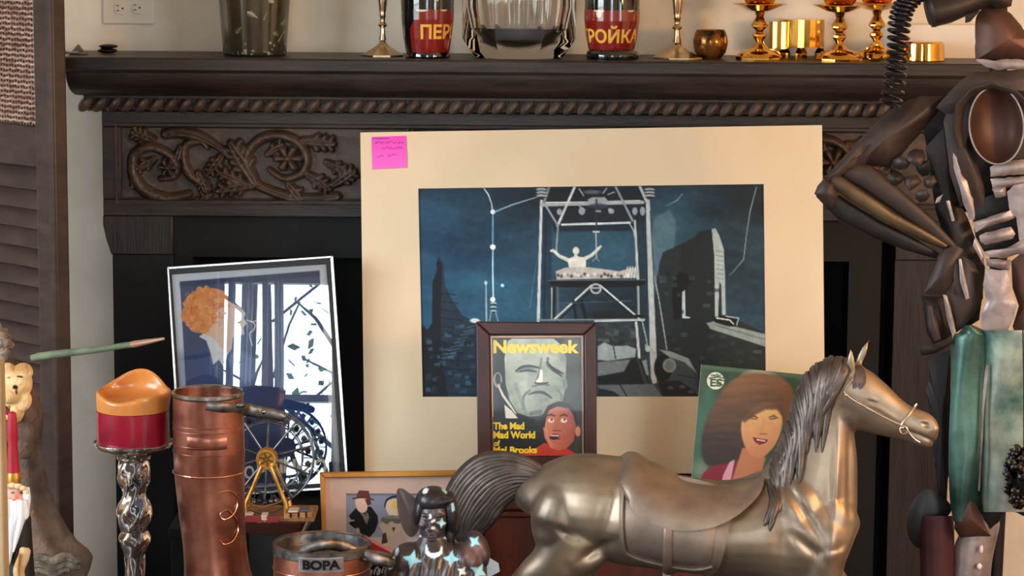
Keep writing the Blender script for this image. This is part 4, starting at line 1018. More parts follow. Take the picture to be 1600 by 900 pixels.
def poster(c):
    X, Y = c.X, c.Y
    c.C[:] = (206,212,222)
    c.poly([(281,440),(499,423),(521,748),(300,768)], (62,78,114), .8)  # navy lifted, milky haze of the room reflection mixed into the colour
    t_ = vnoise(X, Y, 60, 41, 3)[..., None]; sel = (X > 0)
    c.poly([(290,560),(380,520),(400,640),(330,760),(300,760)], (56,84,140), 40, .8)
    c.poly([(440,560),(505,560),(520,748),(470,748),(440,640)], (38,70,130), 14, .8)
    c.poly([(281,440),(499,423),(500,432),(281,449)], (40,52,88), 3, .7)
    # profile with curly orange hair and pointed collar
    def sk(x, y):
        k = np.clip((x-330)/60+.6*(vnoise(x, y, 12, 12, 2)-.5), 0, 1)[..., None]; return np.array([232,190,160])*(1-k)+np.array([222,206,204])*k
    c.poly([(328,470),(346,462),(360,472),(376,480),(384,490),(381,497),(386,505),(380,512),(382,522),(364,528),(362,545),(352,560),(330,545),(320,520)], sk, 1.3)
    def hr(x, y):
        k = vnoise(x, y, 7, 17, 3)[..., None]; return np.array([206,112,52])*(1-k)+np.array([246,178,112])*k
    c.poly([(287,482),(293,466),(308,456),(326,450),(345,453),(356,462),(352,476),(340,486),(338,500),(326,514),(308,520),(294,510),(287,496)], hr, 1.6, sm=4)
    rq = random.Random(4)
    for a in range(30):
        th = 1.5+a*.155; c.ell(321+(32+rq.uniform(-2, 3))*math.cos(th), 486+(31+rq.uniform(-2, 3))*math.sin(th), rq.uniform(3.5, 6), rq.uniform(3.5, 6), hr, 1.6, .95)
    for a in range(46):
        x, y = rq.uniform(294, 346), rq.uniform(460, 510); r_ = rq.uniform(2, 5); th = rq.uniform(0, 6)
        c.line([(x+r_*math.cos(th+k_*.8), y+r_*math.sin(th+k_*.8)) for k_ in range(6)], 1.1, rq.choice([(196,98,40), (250,196,130), (180,90,44)]), 1, .6)
    c.line([(292,468),(296,462),(304,460)], [1,2,1], (240,160,90)); c.line([(318,452),(322,446),(324,451)], 1.2, (240,160,90))
    c.poly([(311,526),(318,521),(332,527),(350,548),(356,552),(350,574),(342,562),(333,570),(328,548),(322,532)], (224,224,228), 1, sm=0)
    c.line([(386,500),(398,506),(396,516),(390,522),(394,540)], 1.8, (232,236,240), 1, .9, sm=3); c.ell(404, 500, 4, 14, (228,120,96), 3, .8); c.line([(392,503),(408,500)], 1.4, (236,232,230))
    c.poly([(352,560),(372,545),(400,560),(402,590),(380,600)], (120,140,190), 8, .6)
    c.poly([(420,660),(445,640),(478,640),(500,670),(512,748),(420,752)], (60,92,140), 8, .6)
    c.poly([(480,548),(486,560),(500,570),(508,640),(515,740),(488,742),(484,640)], (34,66,118), 3, .9)
    c.poly([(302,690),(512,672),(519,746),(302,764)], (40,52,84), 16, .7)
    c.line([(470,672),(492,690),(508,712),(514,730)], [1,2,1.4,.6], (190,210,236), 1.2, .8, sm=4)
    c.text('CAPPIELLO', 300, 690, 380, 706, (0,0,0), .6, alpha=0)
    LT = (236,232,214)
    c.text('O', 382, 728, 397, 748, LT, .7, bold=.01); c.text('P', 402, 727, 414, 747, LT, .7, bold=.01); c.text('CINNIO', 418, 717, 511, 739, LT, .7, bold=.03)
    c.text('VILLEGIATURA ALPINA', 400, 755, 512, 760, (150,160,176), .6)
picture('poster_print', [(268.5,429),(509.5,413),(532.5,752),(291.5,770)], pp, 330, 440, poster, Mvc('poster_paper', rough=.6, spec=.2), t, off=.001)
slab('glass_pane', [(266.5,426.5),(511,410.5),(534.5,754),(289.5,772)], pp, .006, .0045, Mpane('picture_glass'), t)

# ------------------------------------------------------------------ gold framed circus print
pc = Plane(P(620, 880, -.86), (0.02, -math.cos(.12), math.sin(.12)))
CO = [(499.5,738.5),(747,735),(752,1008),(506,1010)]; CI = [(507,747),(741,744),(745,1000),(513,1002)]
GOLDW = M('gold_painted_wood', (214,156,66), rough=.35, rgb2=(180,118,44), vscale=9, metal=.25)
zb = pc.hit(620, 1009).z
while zb < TBL-.0005 or zb > TBL+.0005:
    k = (TBL-zb)/sc_at(620, 1000, -.86)
    CO[2] = (CO[2][0], CO[2][1]-k); CO[3] = (CO[3][0], CO[3][1]-k); CI[2] = (CI[2][0], CI[2][1]-k); CI[3] = (CI[3][0], CI[3][1]-k)
    zb = pc.hit(CO[2][0], CO[2][1]).z
t = thing('circus_print', 'gold framed print of a man and a clown above a striped tent', 'framed picture', tuple(pc.hit(625, CO[2][1])))
frame_bars('frame', CO, CI, pc, .012, -.004, GOLDW, t, bevel=.002)
slab('back_board', CO, pc, -.002, -.004, BLACKW, t)
def circus(c):
    c.C[:] = (222,198,190); c.C += (vnoise(c.X, c.Y, 20, 2)[..., None]-.5)*10
    c.poly([(540.5,771),(716,771),(717,896),(542,898)], (146,158,188), .8); c.poly([(540.5,771),(716,771),(716,774),(541,774)], (96,104,124), 1, .6)
    c.poly([(542,840),(717,838),(717,898),(542,898)], (214,196,192), 3, .9)
    PK = (242,214,206)
    # man in bowler hat
    c.poly([(545,806),(556,794),(566,790),(580,792),(590,806),(591,816),(586,830),(577,840),(568,838),(560,828),(552,824),(545,818),(549,812)], (20,24,28), .9)
    c.poly([(562,800),(574,800),(577,808),(573,820),(566,806)], (128,124,126), .9); c.poly([(562,798),(574,799),(572,806)], (86,62,60), .8)
    c.poly([(556,780),(572,778),(574,795),(568,801),(562,800),(557,794)], PK, .9, sm=3)
    c.poly([(570,780),(579,780),(580,788),(574,790)], (110,52,48), .9)
    c.poly([(559,769),(562,766),(576,767),(579,778),(557,777)], (112,66,60), .9); c.line([(551,779),(568,777),(584,781)], [2,3,2], (96,52,48), .9, sm=3)
    c.line([(546,814),(553,813)], 2, (200,178,160))
    # clown with ruff
    c.poly([(598,816),(606,808),(622,808),(640,812),(648,830),(626,850),(610,852),(600,836),(592,820)], (206,186,172), 1)
    c.poly([(603,786),(612,780),(624,781),(628,795),(622,806),(610,806),(604,798)], (240,222,200), 1, sm=3); c.ell(618, 789, 6, 7, (240,206,96), 3, .8)
    c.line([(601,792),(604,782),(612,777),(624,775)], [2,3,3.5,4], (44,46,52), 1, sm=4)
    for k in range(9): c.ell(600+k*4.4, 812+2.5*math.sin(k*1.7), 4.4, 4.4, (98,104,96), 1); 
    for k in range(5): c.ell(604+k*6, 808, 3.6, 3, (140,142,128), 1.2, .8)
    c.poly([(612,824),(618,824),(615,832)], (90,56,52), .9); c.poly([(598,834),(603,832),(606,848),(596,850)], (70,54,50), 1)
    c.poly([(606,840),(628,828),(640,850),(620,872),(606,862)], (198,176,166), 1, .8)
    # striped tent top
    top = (561, 833); base_ = [(540,862),(548,858),(556,862),(572,868),(590,876),(606,880),(630,884)]
    cols = [(60,52,50),(244,222,214),(170,28,36),(246,224,216),(168,24,32),(236,140,136)]
    for i in range(6): c.poly([top, base_[i], base_[i+1]], cols[i], .8)
    c.poly([(566,834),(590,846),(612,858),(609,864),(585,852)], (240,150,146), 1); c.poly([(566,838),(585,850),(609,862),(630,880),(600,882),(580,862)], (168,28,36), 1, .9)
    c.poly([(556,862),(566,868),(590,878),(575,866),(561,838)], (246,226,220), .8)
    c.ell(559, 829, 3, 4.5, (206,186,160), 1)
    c.poly([(542,866),(600,884),(650,884),(650,896),(542,896)], (170,40,44), 1)
picture('print', CI, pc, 300, 330, circus, Mvc('matt_print', rough=.6, spec=.3), t, off=.0015)
# ------------------------------------------------------------------ bronze horse
BRONZE = M('satin_bronze', (162,143,122), rough=.4, metal=.82, rgb2=(116,104,93), vscale=7, rvar=.12)
BRONZE_D = M('brushed_bronze_hair', (108,96,90), rough=.45, metal=.75, rgb2=(78,70,66), vscale=30, stretch=(1,1,1))
BRONZE_S = M('saddle_bronze', (150,131,116), rough=.5, metal=.7, rgb2=(120,105,94), vscale=14)
def YH(px): return -1.22 - .00022*(px-850)
def HP(px, py, d=0.):   # point in the horse's own median plane, d = px towards the camera
    Y = YH(px); s = sc_at(px, py, Y); p = P(px, py, Y); return p + Vector((-.22*.0, -d*s, 0))
def hloft(mb, st, seg=28, cap=True):
    """stations: (px,py, in-plane half size, half thickness[, side offset])"""
    rs = []
    pts = [(s[0], s[1]) for s in st]
    for k, s in enumerate(st):
        a = pts[max(k-1, 0)]; b = pts[min(k+1, len(pts)-1)]; tx, ty = b[0]-a[0], b[1]-a[1]; L_ = math.hypot(tx, ty); nx_, ny_ = -ty/L_, tx/L_
        off = s[4] if len(s) > 4 else 0
        rs.append([HP(s[0]+nx_*s[2]*math.cos(t_), s[1]+ny_*s[2]*math.cos(t_), off+s[3]*math.sin(t_)) for t_ in [2*PI*i/seg for i in range(seg)]])
    mb.rings(rs); return mb
def HQ(px, py, dfun, lift=0.):   # the spot on the near surface that is seen at px,py
    d = dfun(px, py)+lift
    for _ in range(3):
        k = 1-d*.00109/4.5; bx, by = 800+(px-800)*k, -137+(py+137)*k; d = dfun(bx, by)+lift
    return HP(bx, by, d)
def interp_st(st, n):
    st = [s if len(s) > 4 else s+(0,) for s in st]; q = smoothpts(st, n); return [tuple(x) for x in q]
TRUNK = [(826,800,18,20),(834,790,46,44),(856,788,64,66),(900,788,78,84),(950,793,80,90),(1000,802,82,92),(1060,820,70,96),(1120,828,69,96),(1180,826,80,92),(1230,830,88,84),(1280,832,82,74),(1314,830,60,56),(1331,832,34,34),(1336,834,12,12)]
horse = thing('horse_statue', 'large saddled bronze horse statue standing in front of the pictures', 'horse statue', (HP(1080, 800).x, -1.27, TBL))
mb = MB()
hloft(mb, interp_st(TRUNK, 4))
NECK = [(1236,838,86,58),(1258,780,84,58),(1270,740,72,50),(1277,705,63,43),(1281,670,54,37),(1284,635,48,33),(1296,605,42,31),(1312,590,32,26)]
hloft(mb, interp_st(NECK, 3))
HEAD = [(1300,592,34,26),(1316,606,45,31),(1338,622,48,31),(1362,635,43,27),(1390,650,34,22),(1415,661,28,19),(1438,668,27,18),(1455,672,22,15),(1466,673,12,9)]
hloft(mb, interp_st(HEAD, 3))
def hball(px, py, d, rx, rz, ry, rot=0.):
    c = HP(px, py, d); s = sc_at(px, py, YH(px)); M_ = Matrix.Rotation(rot, 3, 'Y')
    mb.ball(c, (rx*s, ry*s, rz*s), 20, 12, M_)
hball(1334, 640, 6, 33, 32, 22); hball(1360, 622, 20, 14, 9, 8, .5)       # cheek, brow
hball(1440, 690, 0, 20, 9, 15, .35)                                       # lower lip
hball(1458, 668, 8, 9, 9, 8)
for sd in (1, -1):
    hball(1296, 806, 26*sd, 42, 50, 34, -.2); hball(1236, 800, 36*sd, 54, 66, 42, .3); hball(1268, 856, 34*sd, 42, 44, 34)   # shoulder, breast
    hball(880, 800, 38*sd, 52, 64, 44, .2); hball(905, 850, 46*sd, 58, 40, 34, -.6)
# legs
def leg(st): hloft(mb, interp_st(st, 3), 20)
HOOF = 1
leg([(900,820,62,40,42),(870,868,44,34,46),(838,892,34,27,46),(808,918,25,20,44),(786,948,17,15,42),(776,972,17,13,40),(780,1010,12,11,38),(786,1036,12,11,36),(792,1052,18,15,36),(796,1062,20,18,36)])
leg([(890,830,60,40,-42),(900,880,40,32,-44),(905,920,26,22,-42),(893,952,17,15,-40),(884,980,15,13,-40),(888,1015,11,11,-38),(892,1040,12,11,-38),(898,1054,17,15,-38),(901,1062,19,17,-38)])
leg([(1272,850,50,36,40),(1280,905,30,26,40),(1286,945,19,18,38),(1288,972,17,16,38),(1288,1005,11,11,36),(1290,1036,12,12,36),(1295,1050,17,16,36),(1298,1060,20,18,36)])
leg([(1262,850,50,36,-38),(1290,900,30,26,-40),(1322,935,20,18,-40),(1330,958,17,15,-40),(1318,990,11,11,-40),(1310,1015,12,11,-40),(1304,1028,17,15,-40),(1300,1036,18,16,-40)])
# ears
def ear(b, t, d0, d1, wd, mbx):
    st = []
    for k in range(9):
        u = k/8; r_ = wd*(math.sin(PI*min(1, u*.8+.25))**.8)*(1-u**4*.85); st.append((b[0]+(t[0]-b[0])*u, b[1]+(t[1]-b[1])*u, max(r_, .8), max(r_*.55, .8), d0+(d1-d0)*u))
    hloft(mbx, st, 14)
ear((1326,584), (1327,530), 20, 24, 8.5, mb); ear((1341,572), (1364,523), -8, -14, 7.5, mb)
def hfn(co, nr):
    px, py = project(co); near = nr[:, 1] < .25
    d = np.zeros(len(co))
    def dent(cx, cy, rx, ry, a, rot=0.):
        c_, s__ = math.cos(rot), math.sin(rot); x = (px-cx)*c_+(py-cy)*s__; y = -(px-cx)*s__+(py-cy)*c_
        return a*np.exp(-((x/rx)**2+(y/ry)**2))
    d += dent(1365,629,7,3.5,-.0022,.4)+dent(1363,624,9,2.2,.002,.45)+dent(1366,634,8,2,.0014,.35)
    d += dent(1447,664,6,4,-.0045,.5)+dent(1444,658,7,2,.0018,.6)
    d += dent(1440,682,22,2.4,-.0045,.38)
    d += dent(1324,576,3.2,8,-.003)
    # muscle modelling
    d += dent(935,862,30,9,-.010,-.5)+dent(952,800,14,60,-.007,.25)+dent(980,800,10,50,.003)+dent(850,830,22,12,-.004,.6)+dent(885,835,20,7,-.005,.5)
    d += dent(1250,790,8,55,-.006,-.55)+dent(1222,850,16,30,-.006)+dent(1262,855,30,8,-.006,.7)+dent(1328,740,6,70,-.004)+dent(1306,745,7,60,.005,.05)
    d += 0+dent(1296,860,12,34,.005,.3)+dent(1390,648,30,3,.0016,.55)
    co = co+nr*(d*near)[:, None]; co[:, 2] = np.maximum(co[:, 2], TBL+.0005); return co
remesh('body', mb, .0028, BRONZE, horse, 22, .5, fn=hfn)
# near-side surface of trunk / neck for laying tack on
_T = [tuple(x) for x in interp_st(TRUNK, 4)]
def side_d(px, py, table=_T):
    xs_ = [s[0] for s in table]; cy = np.interp(px, xs_, [s[1] for s in table]); a = np.interp(px, xs_, [s[2] for s in table]); b = np.interp(px, xs_, [s[3] for s in table])
    u = max(-.999, min(.999, (py-cy)/a)); d = b*math.sqrt(1-u*u)
    return d
def tack(name, poly, lift, mat, thick=5, dfun=side_d, rings_=8, bulge=3.):
    q = smoothpts(poly, 5, True); cx = sum(p[0] for p in q)/len(q); cy = sum(p[1] for p in q)/len(q)
    n = len(q); rs = []
    prof = [(0, 1)]+[(k/rings_, 1) for k in range(1, rings_+1)]
    top = []
    for k in range(rings_+1):
        u = max(k/rings_, .001); e = bulge*math.sqrt(max(0, 1-u**6))
        top.append([HQ(cx+(p[0]-cx)*u, cy+(p[1]-cy)*u, dfun, lift+e) for p in q])
    low = [HQ(p[0], p[1], dfun, lift)+Vector((0, thick*.00109, 0)) for p in q]
    m_ = MB(); m_.rings(top+[low], cap0=True, cap1=False)
    return obj(name, m_, mat, horse, angle=50)
# saddle pad, flap, girth, stirrup strap, seat
pad = [(976,742),(968,790),(969,850),(982,872),(1030,888),(1090,896),(1118,893),(1130,868),(1140,820),(1150,775),(1100,752),(1040,742)]
tack('saddle_pad', pad, 5, BRONZE_S, 10)
flap = [(986,760),(978,800),(980,846),(992,864),(1030,876),(1085,883),(1108,878),(1114,850),(1122,810),(1140,775),(1090,764),(1030,760)]
tack('saddle_flap', flap, 9, BRONZE_S, 7)
m_ = MB().tube([HQ(x, y, side_d, 9) for x, y in smoothpts([(976,760),(972,800),(974,850),(986,868),(1030,881),(1085,889),(1113,885)], 6)], 2.2*.0011, 8); obj('pad_piping', m_, BRONZE_S, horse)
m_ = MB()
pts = [HQ(x, y, side_d, 14) for x, y in smoothpts([(1046,805),(1044,830),(1043,860),(1042,890),(1042,905)], 5)]
m_.tube(pts, 7*sc_at(1044,840,-1.3), 10, flat=.35, upv=(1,0,0)); obj('stirrup_strap', m_, BRONZE_S, horse)
m_ = MB()
gl = []
for k in range(30):
    a = -1.9+3.9*k/29   # girth ring round the belly
    s0 = [s for s in _T if s[0] >= 1046][0]
    gl.append(HP(1046, s0[1]+ (s0[2]+2)*math.cos(PI-a if False else a), (s0[3]+2)*math.sin(a)))
m_.tube(gl, 9*sc_at(1044,840,-1.3), 8, flat=.3, upv=(1,0,0)); obj('girth', m_, BRONZE_S, horse)
# seat: arcs over the back
topc = smoothpts([(968,728),(974,716),(986,709),(1000,712),(1020,726),(1045,740),(1075,750),(1105,755),(1135,757),(1160,755),(1180,747),(1194,738)], 4)
lowc = smoothpts([(966,736),(972,752),(984,772),(1006,790),(1030,799),(1052,803),(1080,803),(1110,798),(1140,786),(1165,770),(1182,756),(1195,742)], 4)
n = len(topc); rs = []
for k in range(n):
    tx, ty = topc[k]; lx, ly = lowc[k]; ring = []
    D = side_d(lx, ly)+17
    for j in range(15):
        a = j/14*PI   # 0 near low edge .. PI far low edge
        yy = ly+(ty-ly)*math.sin(a)**.9; xx = lx+(tx-lx)*math.sin(a)
        dd = math.cos(a)*D
        ring.append(HP(xx, yy, dd))
    for j in range(15):
        a = PI-j/14*PI; yy = ly+2+(ty+9-ly)*math.sin(a)**.9; ring.append(HP(lx+(tx-lx)*math.sin(a), yy, math.cos(a)*(D-14)))
    rs.append(ring)
obj('saddle_seat', MB().rings(rs), BRONZE_S, horse, angle=60)
# bridle
_Hd = [tuple(x) for x in interp_st(HEAD, 3)]
def head_d(px, py):
    best = 1e9; out = 0
    for k in range(len(_Hd)-1):
        a, b = _Hd[k], _Hd[k+1]; ex, ey = b[0]-a[0], b[1]-a[1]; L2 = ex*ex+ey*ey; t_ = max(0, min(1, ((px-a[0])*ex+(py-a[1])*ey)/L2))
        cx, cy = a[0]+ex*t_, a[1]+ey*t_; d = math.hypot(px-cx, py-cy)
        if d < best:
            best = d; A2 = a[2]+(b[2]-a[2])*t_; B2 = a[3]+(b[3]-a[3])*t_; out = B2*math.sqrt(max(.02, 1-min(1, d/A2)**2))
    q = math.hypot((px-1334)/34, (py-640)/32)
    if q < 1: out = max(out, 8+26*math.sqrt(1-q*q))
    return out
BR2 = M('bright_bronze_strap', (206,186,162), rough=.25, metal=.85)
def strap(name, pts, r_=1.7, lift=.6):
    q = smoothpts(pts, 6); m_ = MB().tube([HQ(x, y, head_d, lift) for x, y in q], r_*sc_at(1380,640,-1.33), 8); return obj(name, m_, BR2, horse)
strap('cheek_strap', [(1318,612),(1332,624),(1360,640),(1390,656),(1406,663)], 1.9)
strap('noseband', [(1433,631),(1424,643),(1414,656),(1408,664)], 1.9, .8)
strap('browband', [(1337,588),(1330,596),(1322,604),(1319,612)], 1.6)
strap('throat_strap', [(1312,620),(1308,634),(1309,650),(1314,662)], 1.4)
strap('chin_strap', [(1408,664),(1416,668),(1422,678),(1432,688),(1446,694)], 1.3, 1.5)
m_ = MB(); 
for (x, y) in ((1407,664),(1318,611)): obj('bridle_boss', MB().ball(HP(x, y, head_d(x, y)+1.5), .0034, 12, 8), BR2, horse)
m_ = MB(); c = [HP(1409+6*math.cos(t_), 668+6*math.sin(t_), head_d(1409, 668)+2) for t_ in [2*PI*k/20 for k in range(20)]]
obj('bit_ring', m_.tube(c, .0013, 6, closed=True), BR2, horse)
# mane: locks falling on the near side of the neck
def neck_d(px, py):
    best = 1e9; out = 0
    N_ = NK
    for k in range(len(N_)-1):
        a, b = N_[k], N_[k+1]; ex, ey = b[0]-a[0], b[1]-a[1]; L2 = ex*ex+ey*ey; t_ = max(0, min(1, ((px-a[0])*ex+(py-a[1])*ey)/L2))
        cx, cy = a[0]+ex*t_, a[1]+ey*t_; d = math.hypot(px-cx, py-cy)
        if d < best:
            best = d; A2 = a[2]+(b[2]-a[2])*t_; B2 = a[3]+(b[3]-a[3])*t_; out = B2*math.sqrt(max(.0, 1-min(1, d/A2)**2))
    return out
NK = [tuple(x) for x in interp_st(NECK, 3)]
rm = random.Random(12); m_ = MB()
crest = smoothpts([(1322,562),(1306,556),(1288,560),(1270,570),(1256,588),(1246,612),(1236,640),(1226,668),(1216,696),(1206,722),(1196,744)], 5)
NL = 34
for k in range(NL):
    u = k/(NL-1); i = u*(len(crest)-1); c0 = crest[int(i)]
    L_ = 95 if u < .25 else (115 if u < .6 else 85*(1-.5*(u-.6)))
    for lane in range(2):
        bend = rm.uniform(-2, 2)
        xa, ya = c0[0]+rm.uniform(-2, 2), c0[1]+rm.uniform(-1, 3)
        ex = xa+(-26 if u < .3 else -18)+rm.uniform(-6, 6)+(10 if u < .15 else 0); ey = ya+L_*rm.uniform(.7, 1.05)
        if u < .2: xa2, ya2 = xa-12, ya+25; ex = 1272+rm.uniform(-12, 8); ey = rm.uniform(640, 700)
        else: xa2, ya2 = xa+6+bend, ya+L_*.35
        if u > .2: ex = xa+rm.uniform(-6, 12)-6 
        path = smoothpts([(xa, ya), (xa2, ya2), ((xa2+ex)/2+bend, (ya2+ey)/2), (ex, ey)], 5)
        n = len(path); rad = [max(.5, 7.5*math.sin(PI*(.12+.86*j/(n-1)))**.7)*sc_at(1270,650,-1.3) for j in range(n)]
        pts = []
        for j, (x, y) in enumerate(path):
            base_d = max(neck_d(x, y), 8 if j < 3 else 4); 
            if y > 735: base_d = max(base_d, side_d(x, y))
            pts.append(HP(x, y, base_d*min(1, .25+j/4)+lane*2+1.5))
        m_.tube(pts, rad, 7)
obj('mane', m_, BRONZE_D, horse, weld=0, angle=60)
# forelock + tail
m_ = MB()
for k in range(5):
    x0_ = 1332+k*3; pts = [HP(x, y, head_d(x, y)+1.5) for x, y in smoothpts([(x0_, 570), (x0_+3, 580), (x0_-1+k, 592), (x0_-3, 600+rm.uniform(-3, 3))], 4)]
    m_.tube(pts, [max(.4, 3*math.sin(PI*(.15+.8*j/(len(pts)-1))))*.0011 for j in range(len(pts))], 7)
obj('forelock', m_, BRONZE_D, horse, weld=0)
m_ = MB(); up = [(856,738),(828,722),(790,712),(752,718),(722,740),(703,772),(700,800),(712,835),(735,868)]
dn = [(852,762),(835,764),(812,768),(790,782),(776,800),(764,816),(750,832),(745,850),(748,880)]
for k in range(15):
    u = k/14
    for lane in (-1, 0, 1):
        pa = [((a[0]*(1-u)+b[0]*u)+rm.uniform(-1.5, 1.5), (a[1]*(1-u)+b[1]*u)+rm.uniform(-1.5, 1.5)) for a, b in zip(up, dn)]
        path = smoothpts(pa, 5); n = len(path)
        rad = []
        for j in range(n):
            v = j/(n-1); rad.append((3.4+4.2*math.sin(PI*min(1, v*1.05))**.8)*(1 if v < .85 else (1-v)/.15*.9+.1)*sc_at(780,760,-1.2))
        pts = [HP(x, y, lane*(6+9*math.sin(PI*min(1, j/(n-1)*1.1)))*math.sin(PI*(.12+.76*u))) for j, (x, y) in enumerate(path)]
        m_.tube(pts, rad, 8)
obj('tail', m_, BRONZE_D, horse, weld=0, angle=60)
# ------------------------------------------------------------------ candle on twisted glass stick
YC = -1.28
t = thing('glass_candle_stand', 'twisted clear glass candle stand under the red and amber candle', 'candle holder', (P(210, 800, YC).x, YC, TBL))
pz = P(210, 795, YC); s_ = sc_at(210, 795, YC)
def zc_(y): return zat(210, y, YC)
prof = [(0,690),(56,690),(60,689),(61,692),(58,697),(48,702),(32,706),(27,712),(26,716),(22,719),(23,724),(25,732),(25.5,742),(24,752),(20,762),(18,770),(20,778),(24,786),(26.5,796),(27,806),(25,816),(22,825),(20,829),(22,834),(24.5,840),(24,847),(20,856),(17,863),(16,872),(16,900),(17,930),(20,960),(28,985),(44,1003),(52,1012)]
m_ = MB(); rs = []
fine = smoothpts(prof, 3); 
for r_, y in fine:
    z = zc_(y); tw = y*.055
    am = .05 if y > 716 else 0.
    if y > 960: am *= max(0, (1000-y)/40)
    rs.append([(pz.x+max(r_, .01)*s_*(1+am*math.cos(6*(2*PI*i/60)+tw*3))*math.cos(2*PI*i/60), YC+max(r_, .01)*s_*(1+am*math.cos(6*(2*PI*i/60)+tw*3))*math.sin(2*PI*i/60), z) for i in range(60)])
zlast = rs[-1][0][2]
if zlast > TBL: rs.append([(x, y, TBL) for x, y, z in rs[-1]])
obj('stem', m_.rings(rs), M('smoky_crystal', (232,236,240), rough=.0, trans=1., ior=1.5), t, angle=70)
t = thing('pillar_candle', 'crimson and amber pillar candle with folded wax rim on the glass stand', 'candle', (pz.x, YC, zc_(690)))
RED = M('crimson_wax', (150,14,44), rough=.3, sss=.25, coat=.3, rgb2=(116,8,32), vscale=10)
AMB = M('amber_wax', (206,136,66), rough=.32, sss=.3, coat=.25, rgb2=(178,104,48), vscale=9)
z0_, z1_, z2_ = zc_(690)+.0004, zc_(640), zc_(608)
R_ = 56.5*s_
obj('red_body', MB().lathe([(0, z0_), (R_*.985, z0_), (R_, z0_+.004), (R_, z1_), (0, z1_)], (pz.x, YC, 0), 64), RED, t)
rs = []; NA = 72
def rimh(a):   # height of the folded rim above the wax line, px; a=0 at the back, pi towards the room
    return 13+30*max(0, math.cos(a*.85))**2+5*math.sin(3*a+.6)+9*math.exp(-((a-1.5)/.35)**2)
zi_ = zc_(640); zp = zc_(622)
for rr_, kd, hv in ((.99,'o',0),(.99,'o',.02),(.99,'o',.1),(.995,'o',.4),(1.005,'o',.7),(1.0,'o',.93),(.95,'o',1.),(.88,'i',.95),(.84,'i',.7),(.8,'i',.3),(.7,'i',.08),(.45,'i',.0),(.2,'i',-.03),(.0,'i',-.03)):
    ring = []
    for i in range(NA):
        a = 2*PI*i/NA; aa = a if a <= PI else a-2*PI; x, y = math.sin(a), math.cos(a)
        top = zc_(628)+rimh(aa)*s_
        z = zi_+(top-zi_)*hv if kd == 'o' else zp+(top-zp)*hv
        lean = 1-.28*max(0, math.cos(a))**2*hv if kd == 'o' or hv > .2 else 1-.1
        tip = 1+.07*math.exp(-((aa-1.5)/.3)**2)*hv
        ring.append((pz.x+x*rr_*R_*tip, YC+y*rr_*R_*lean, z))
    rs.append(ring)
obj('amber_top', MB().rings(rs, cap0=True, cap1=True), AMB, t, angle=80, subsurf=1)

# ------------------------------------------------------------------ copper boot mug
YB = -1.32
t = thing('copper_boot', 'tall copper boot mug with pewter rim and spout beside the candle', 'boot mug', (P(330, 800, YB).x, YB, TBL))
st = [(614,270,380),(660,270.5,381),(700,271,382.5),(740,273,382),(780,277,382.5),(820,282,383),(850,286,385),(880,288,389),(900,288,394),(925,286,404),(950,284,424),(975,283,452),(1000,284,474),(1018,285,482),(1030,286,482)]
m_ = MB(); rs = []
fine = smoothpts(st, 4)
for y, a, b in fine:
    c = P((a+b)/2, y, YB); s_ = sc_at((a+b)/2, y, YB); rx = (b-a)/2*s_; ry = min(rx, 55*s_)*(1 if y < 900 else 1-.25*min(1, (y-900)/100))
    z = max(zat(330, y, YB), TBL)
    rs.append([(c.x+rx*math.cos(2*PI*i/56), YB+ry*math.sin(2*PI*i/56), z) for i in range(56)])
inner = [[(P(325,614,YB).x+(x-P(325,614,YB).x)*.94, YB+(y-YB)*.94, z) for x, y, z in r] for r in rs[:18]][::-1]
m_.rings(inner+rs, cap0=True, cap1=True)
obj('boot_body', m_, COPPER, t, angle=50)
cB = P(325, 614, YB); sB = sc_at(325, 640, YB)
def bz(y): return zat(325, y, YB)
def bring(name, y, r_, off, mat, hgt=None):
    m_ = MB().tube([(cB.x+(r_+off)*sB*math.cos(2*PI*k/56), YB+(r_+off)*sB*math.sin(2*PI*k/56), bz(y)) for k in range(56)], (hgt or 1.2)*sB, 8, closed=True)
    return obj(name, m_, mat, t)
SILVRIM = M('bright_pewter', (176,172,170), rough=.25, metal=1, rgb2=(120,114,112), vscale=30)
obj('rim', MB().lathe([(52*sB, bz(628)), (55.4*sB, bz(617)), (56.2*sB, bz(616)), (56.2*sB, bz(611)), (54*sB, bz(610)), (52.2*sB, bz(612)), (51.4*sB, bz(660))], (cB.x, YB, 0), 56), SILVRIM, t)
HC = M('bright_copper_wire', (226,164,136), rough=.2, metal=1)
bring('wire_band', 735, 54.7, .6, HC, 1.6)
for y in (660, 668, 690, 702): bring('rolled_line', y, 55.4, .1, COPPER, .9)
def on_boot(px, y, off=1.2):
    a = np.interp(y, [q[0] for q in st], [q[1] for q in st]); b = np.interp(y, [q[0] for q in st], [q[2] for q in st]); u = max(-.985, min(.985, (px-(a+b)/2)/((b-a)/2)))
    s__ = sc_at(330, y, YB); return Vector((P((a+b)/2, y, YB).x+u*(b-a)/2*s__, YB-(55+off)*s__*math.sqrt(1-u*u), zat(330, y, YB)))
for pts in ([(345,758),(362,757),(372,766),(374,782),(368,795),(357,800),(350,795),(352,788),(360,786),(366,792)], [(366,792),(374,806),(375,822),(368,835),(356,838),(349,830)]):
    obj('scroll_wire', MB().tube([on_boot(x, y) for x, y in smoothpts(pts, 5)], 1.1*sB, 8), HC, t)
obj('rolled_plate', MB().tube([on_boot(x, 683, .2) for x in range(299, 364, 6)], 10*sB, 10, flat=.16, upv=(0,0,1)), COPPER, t)
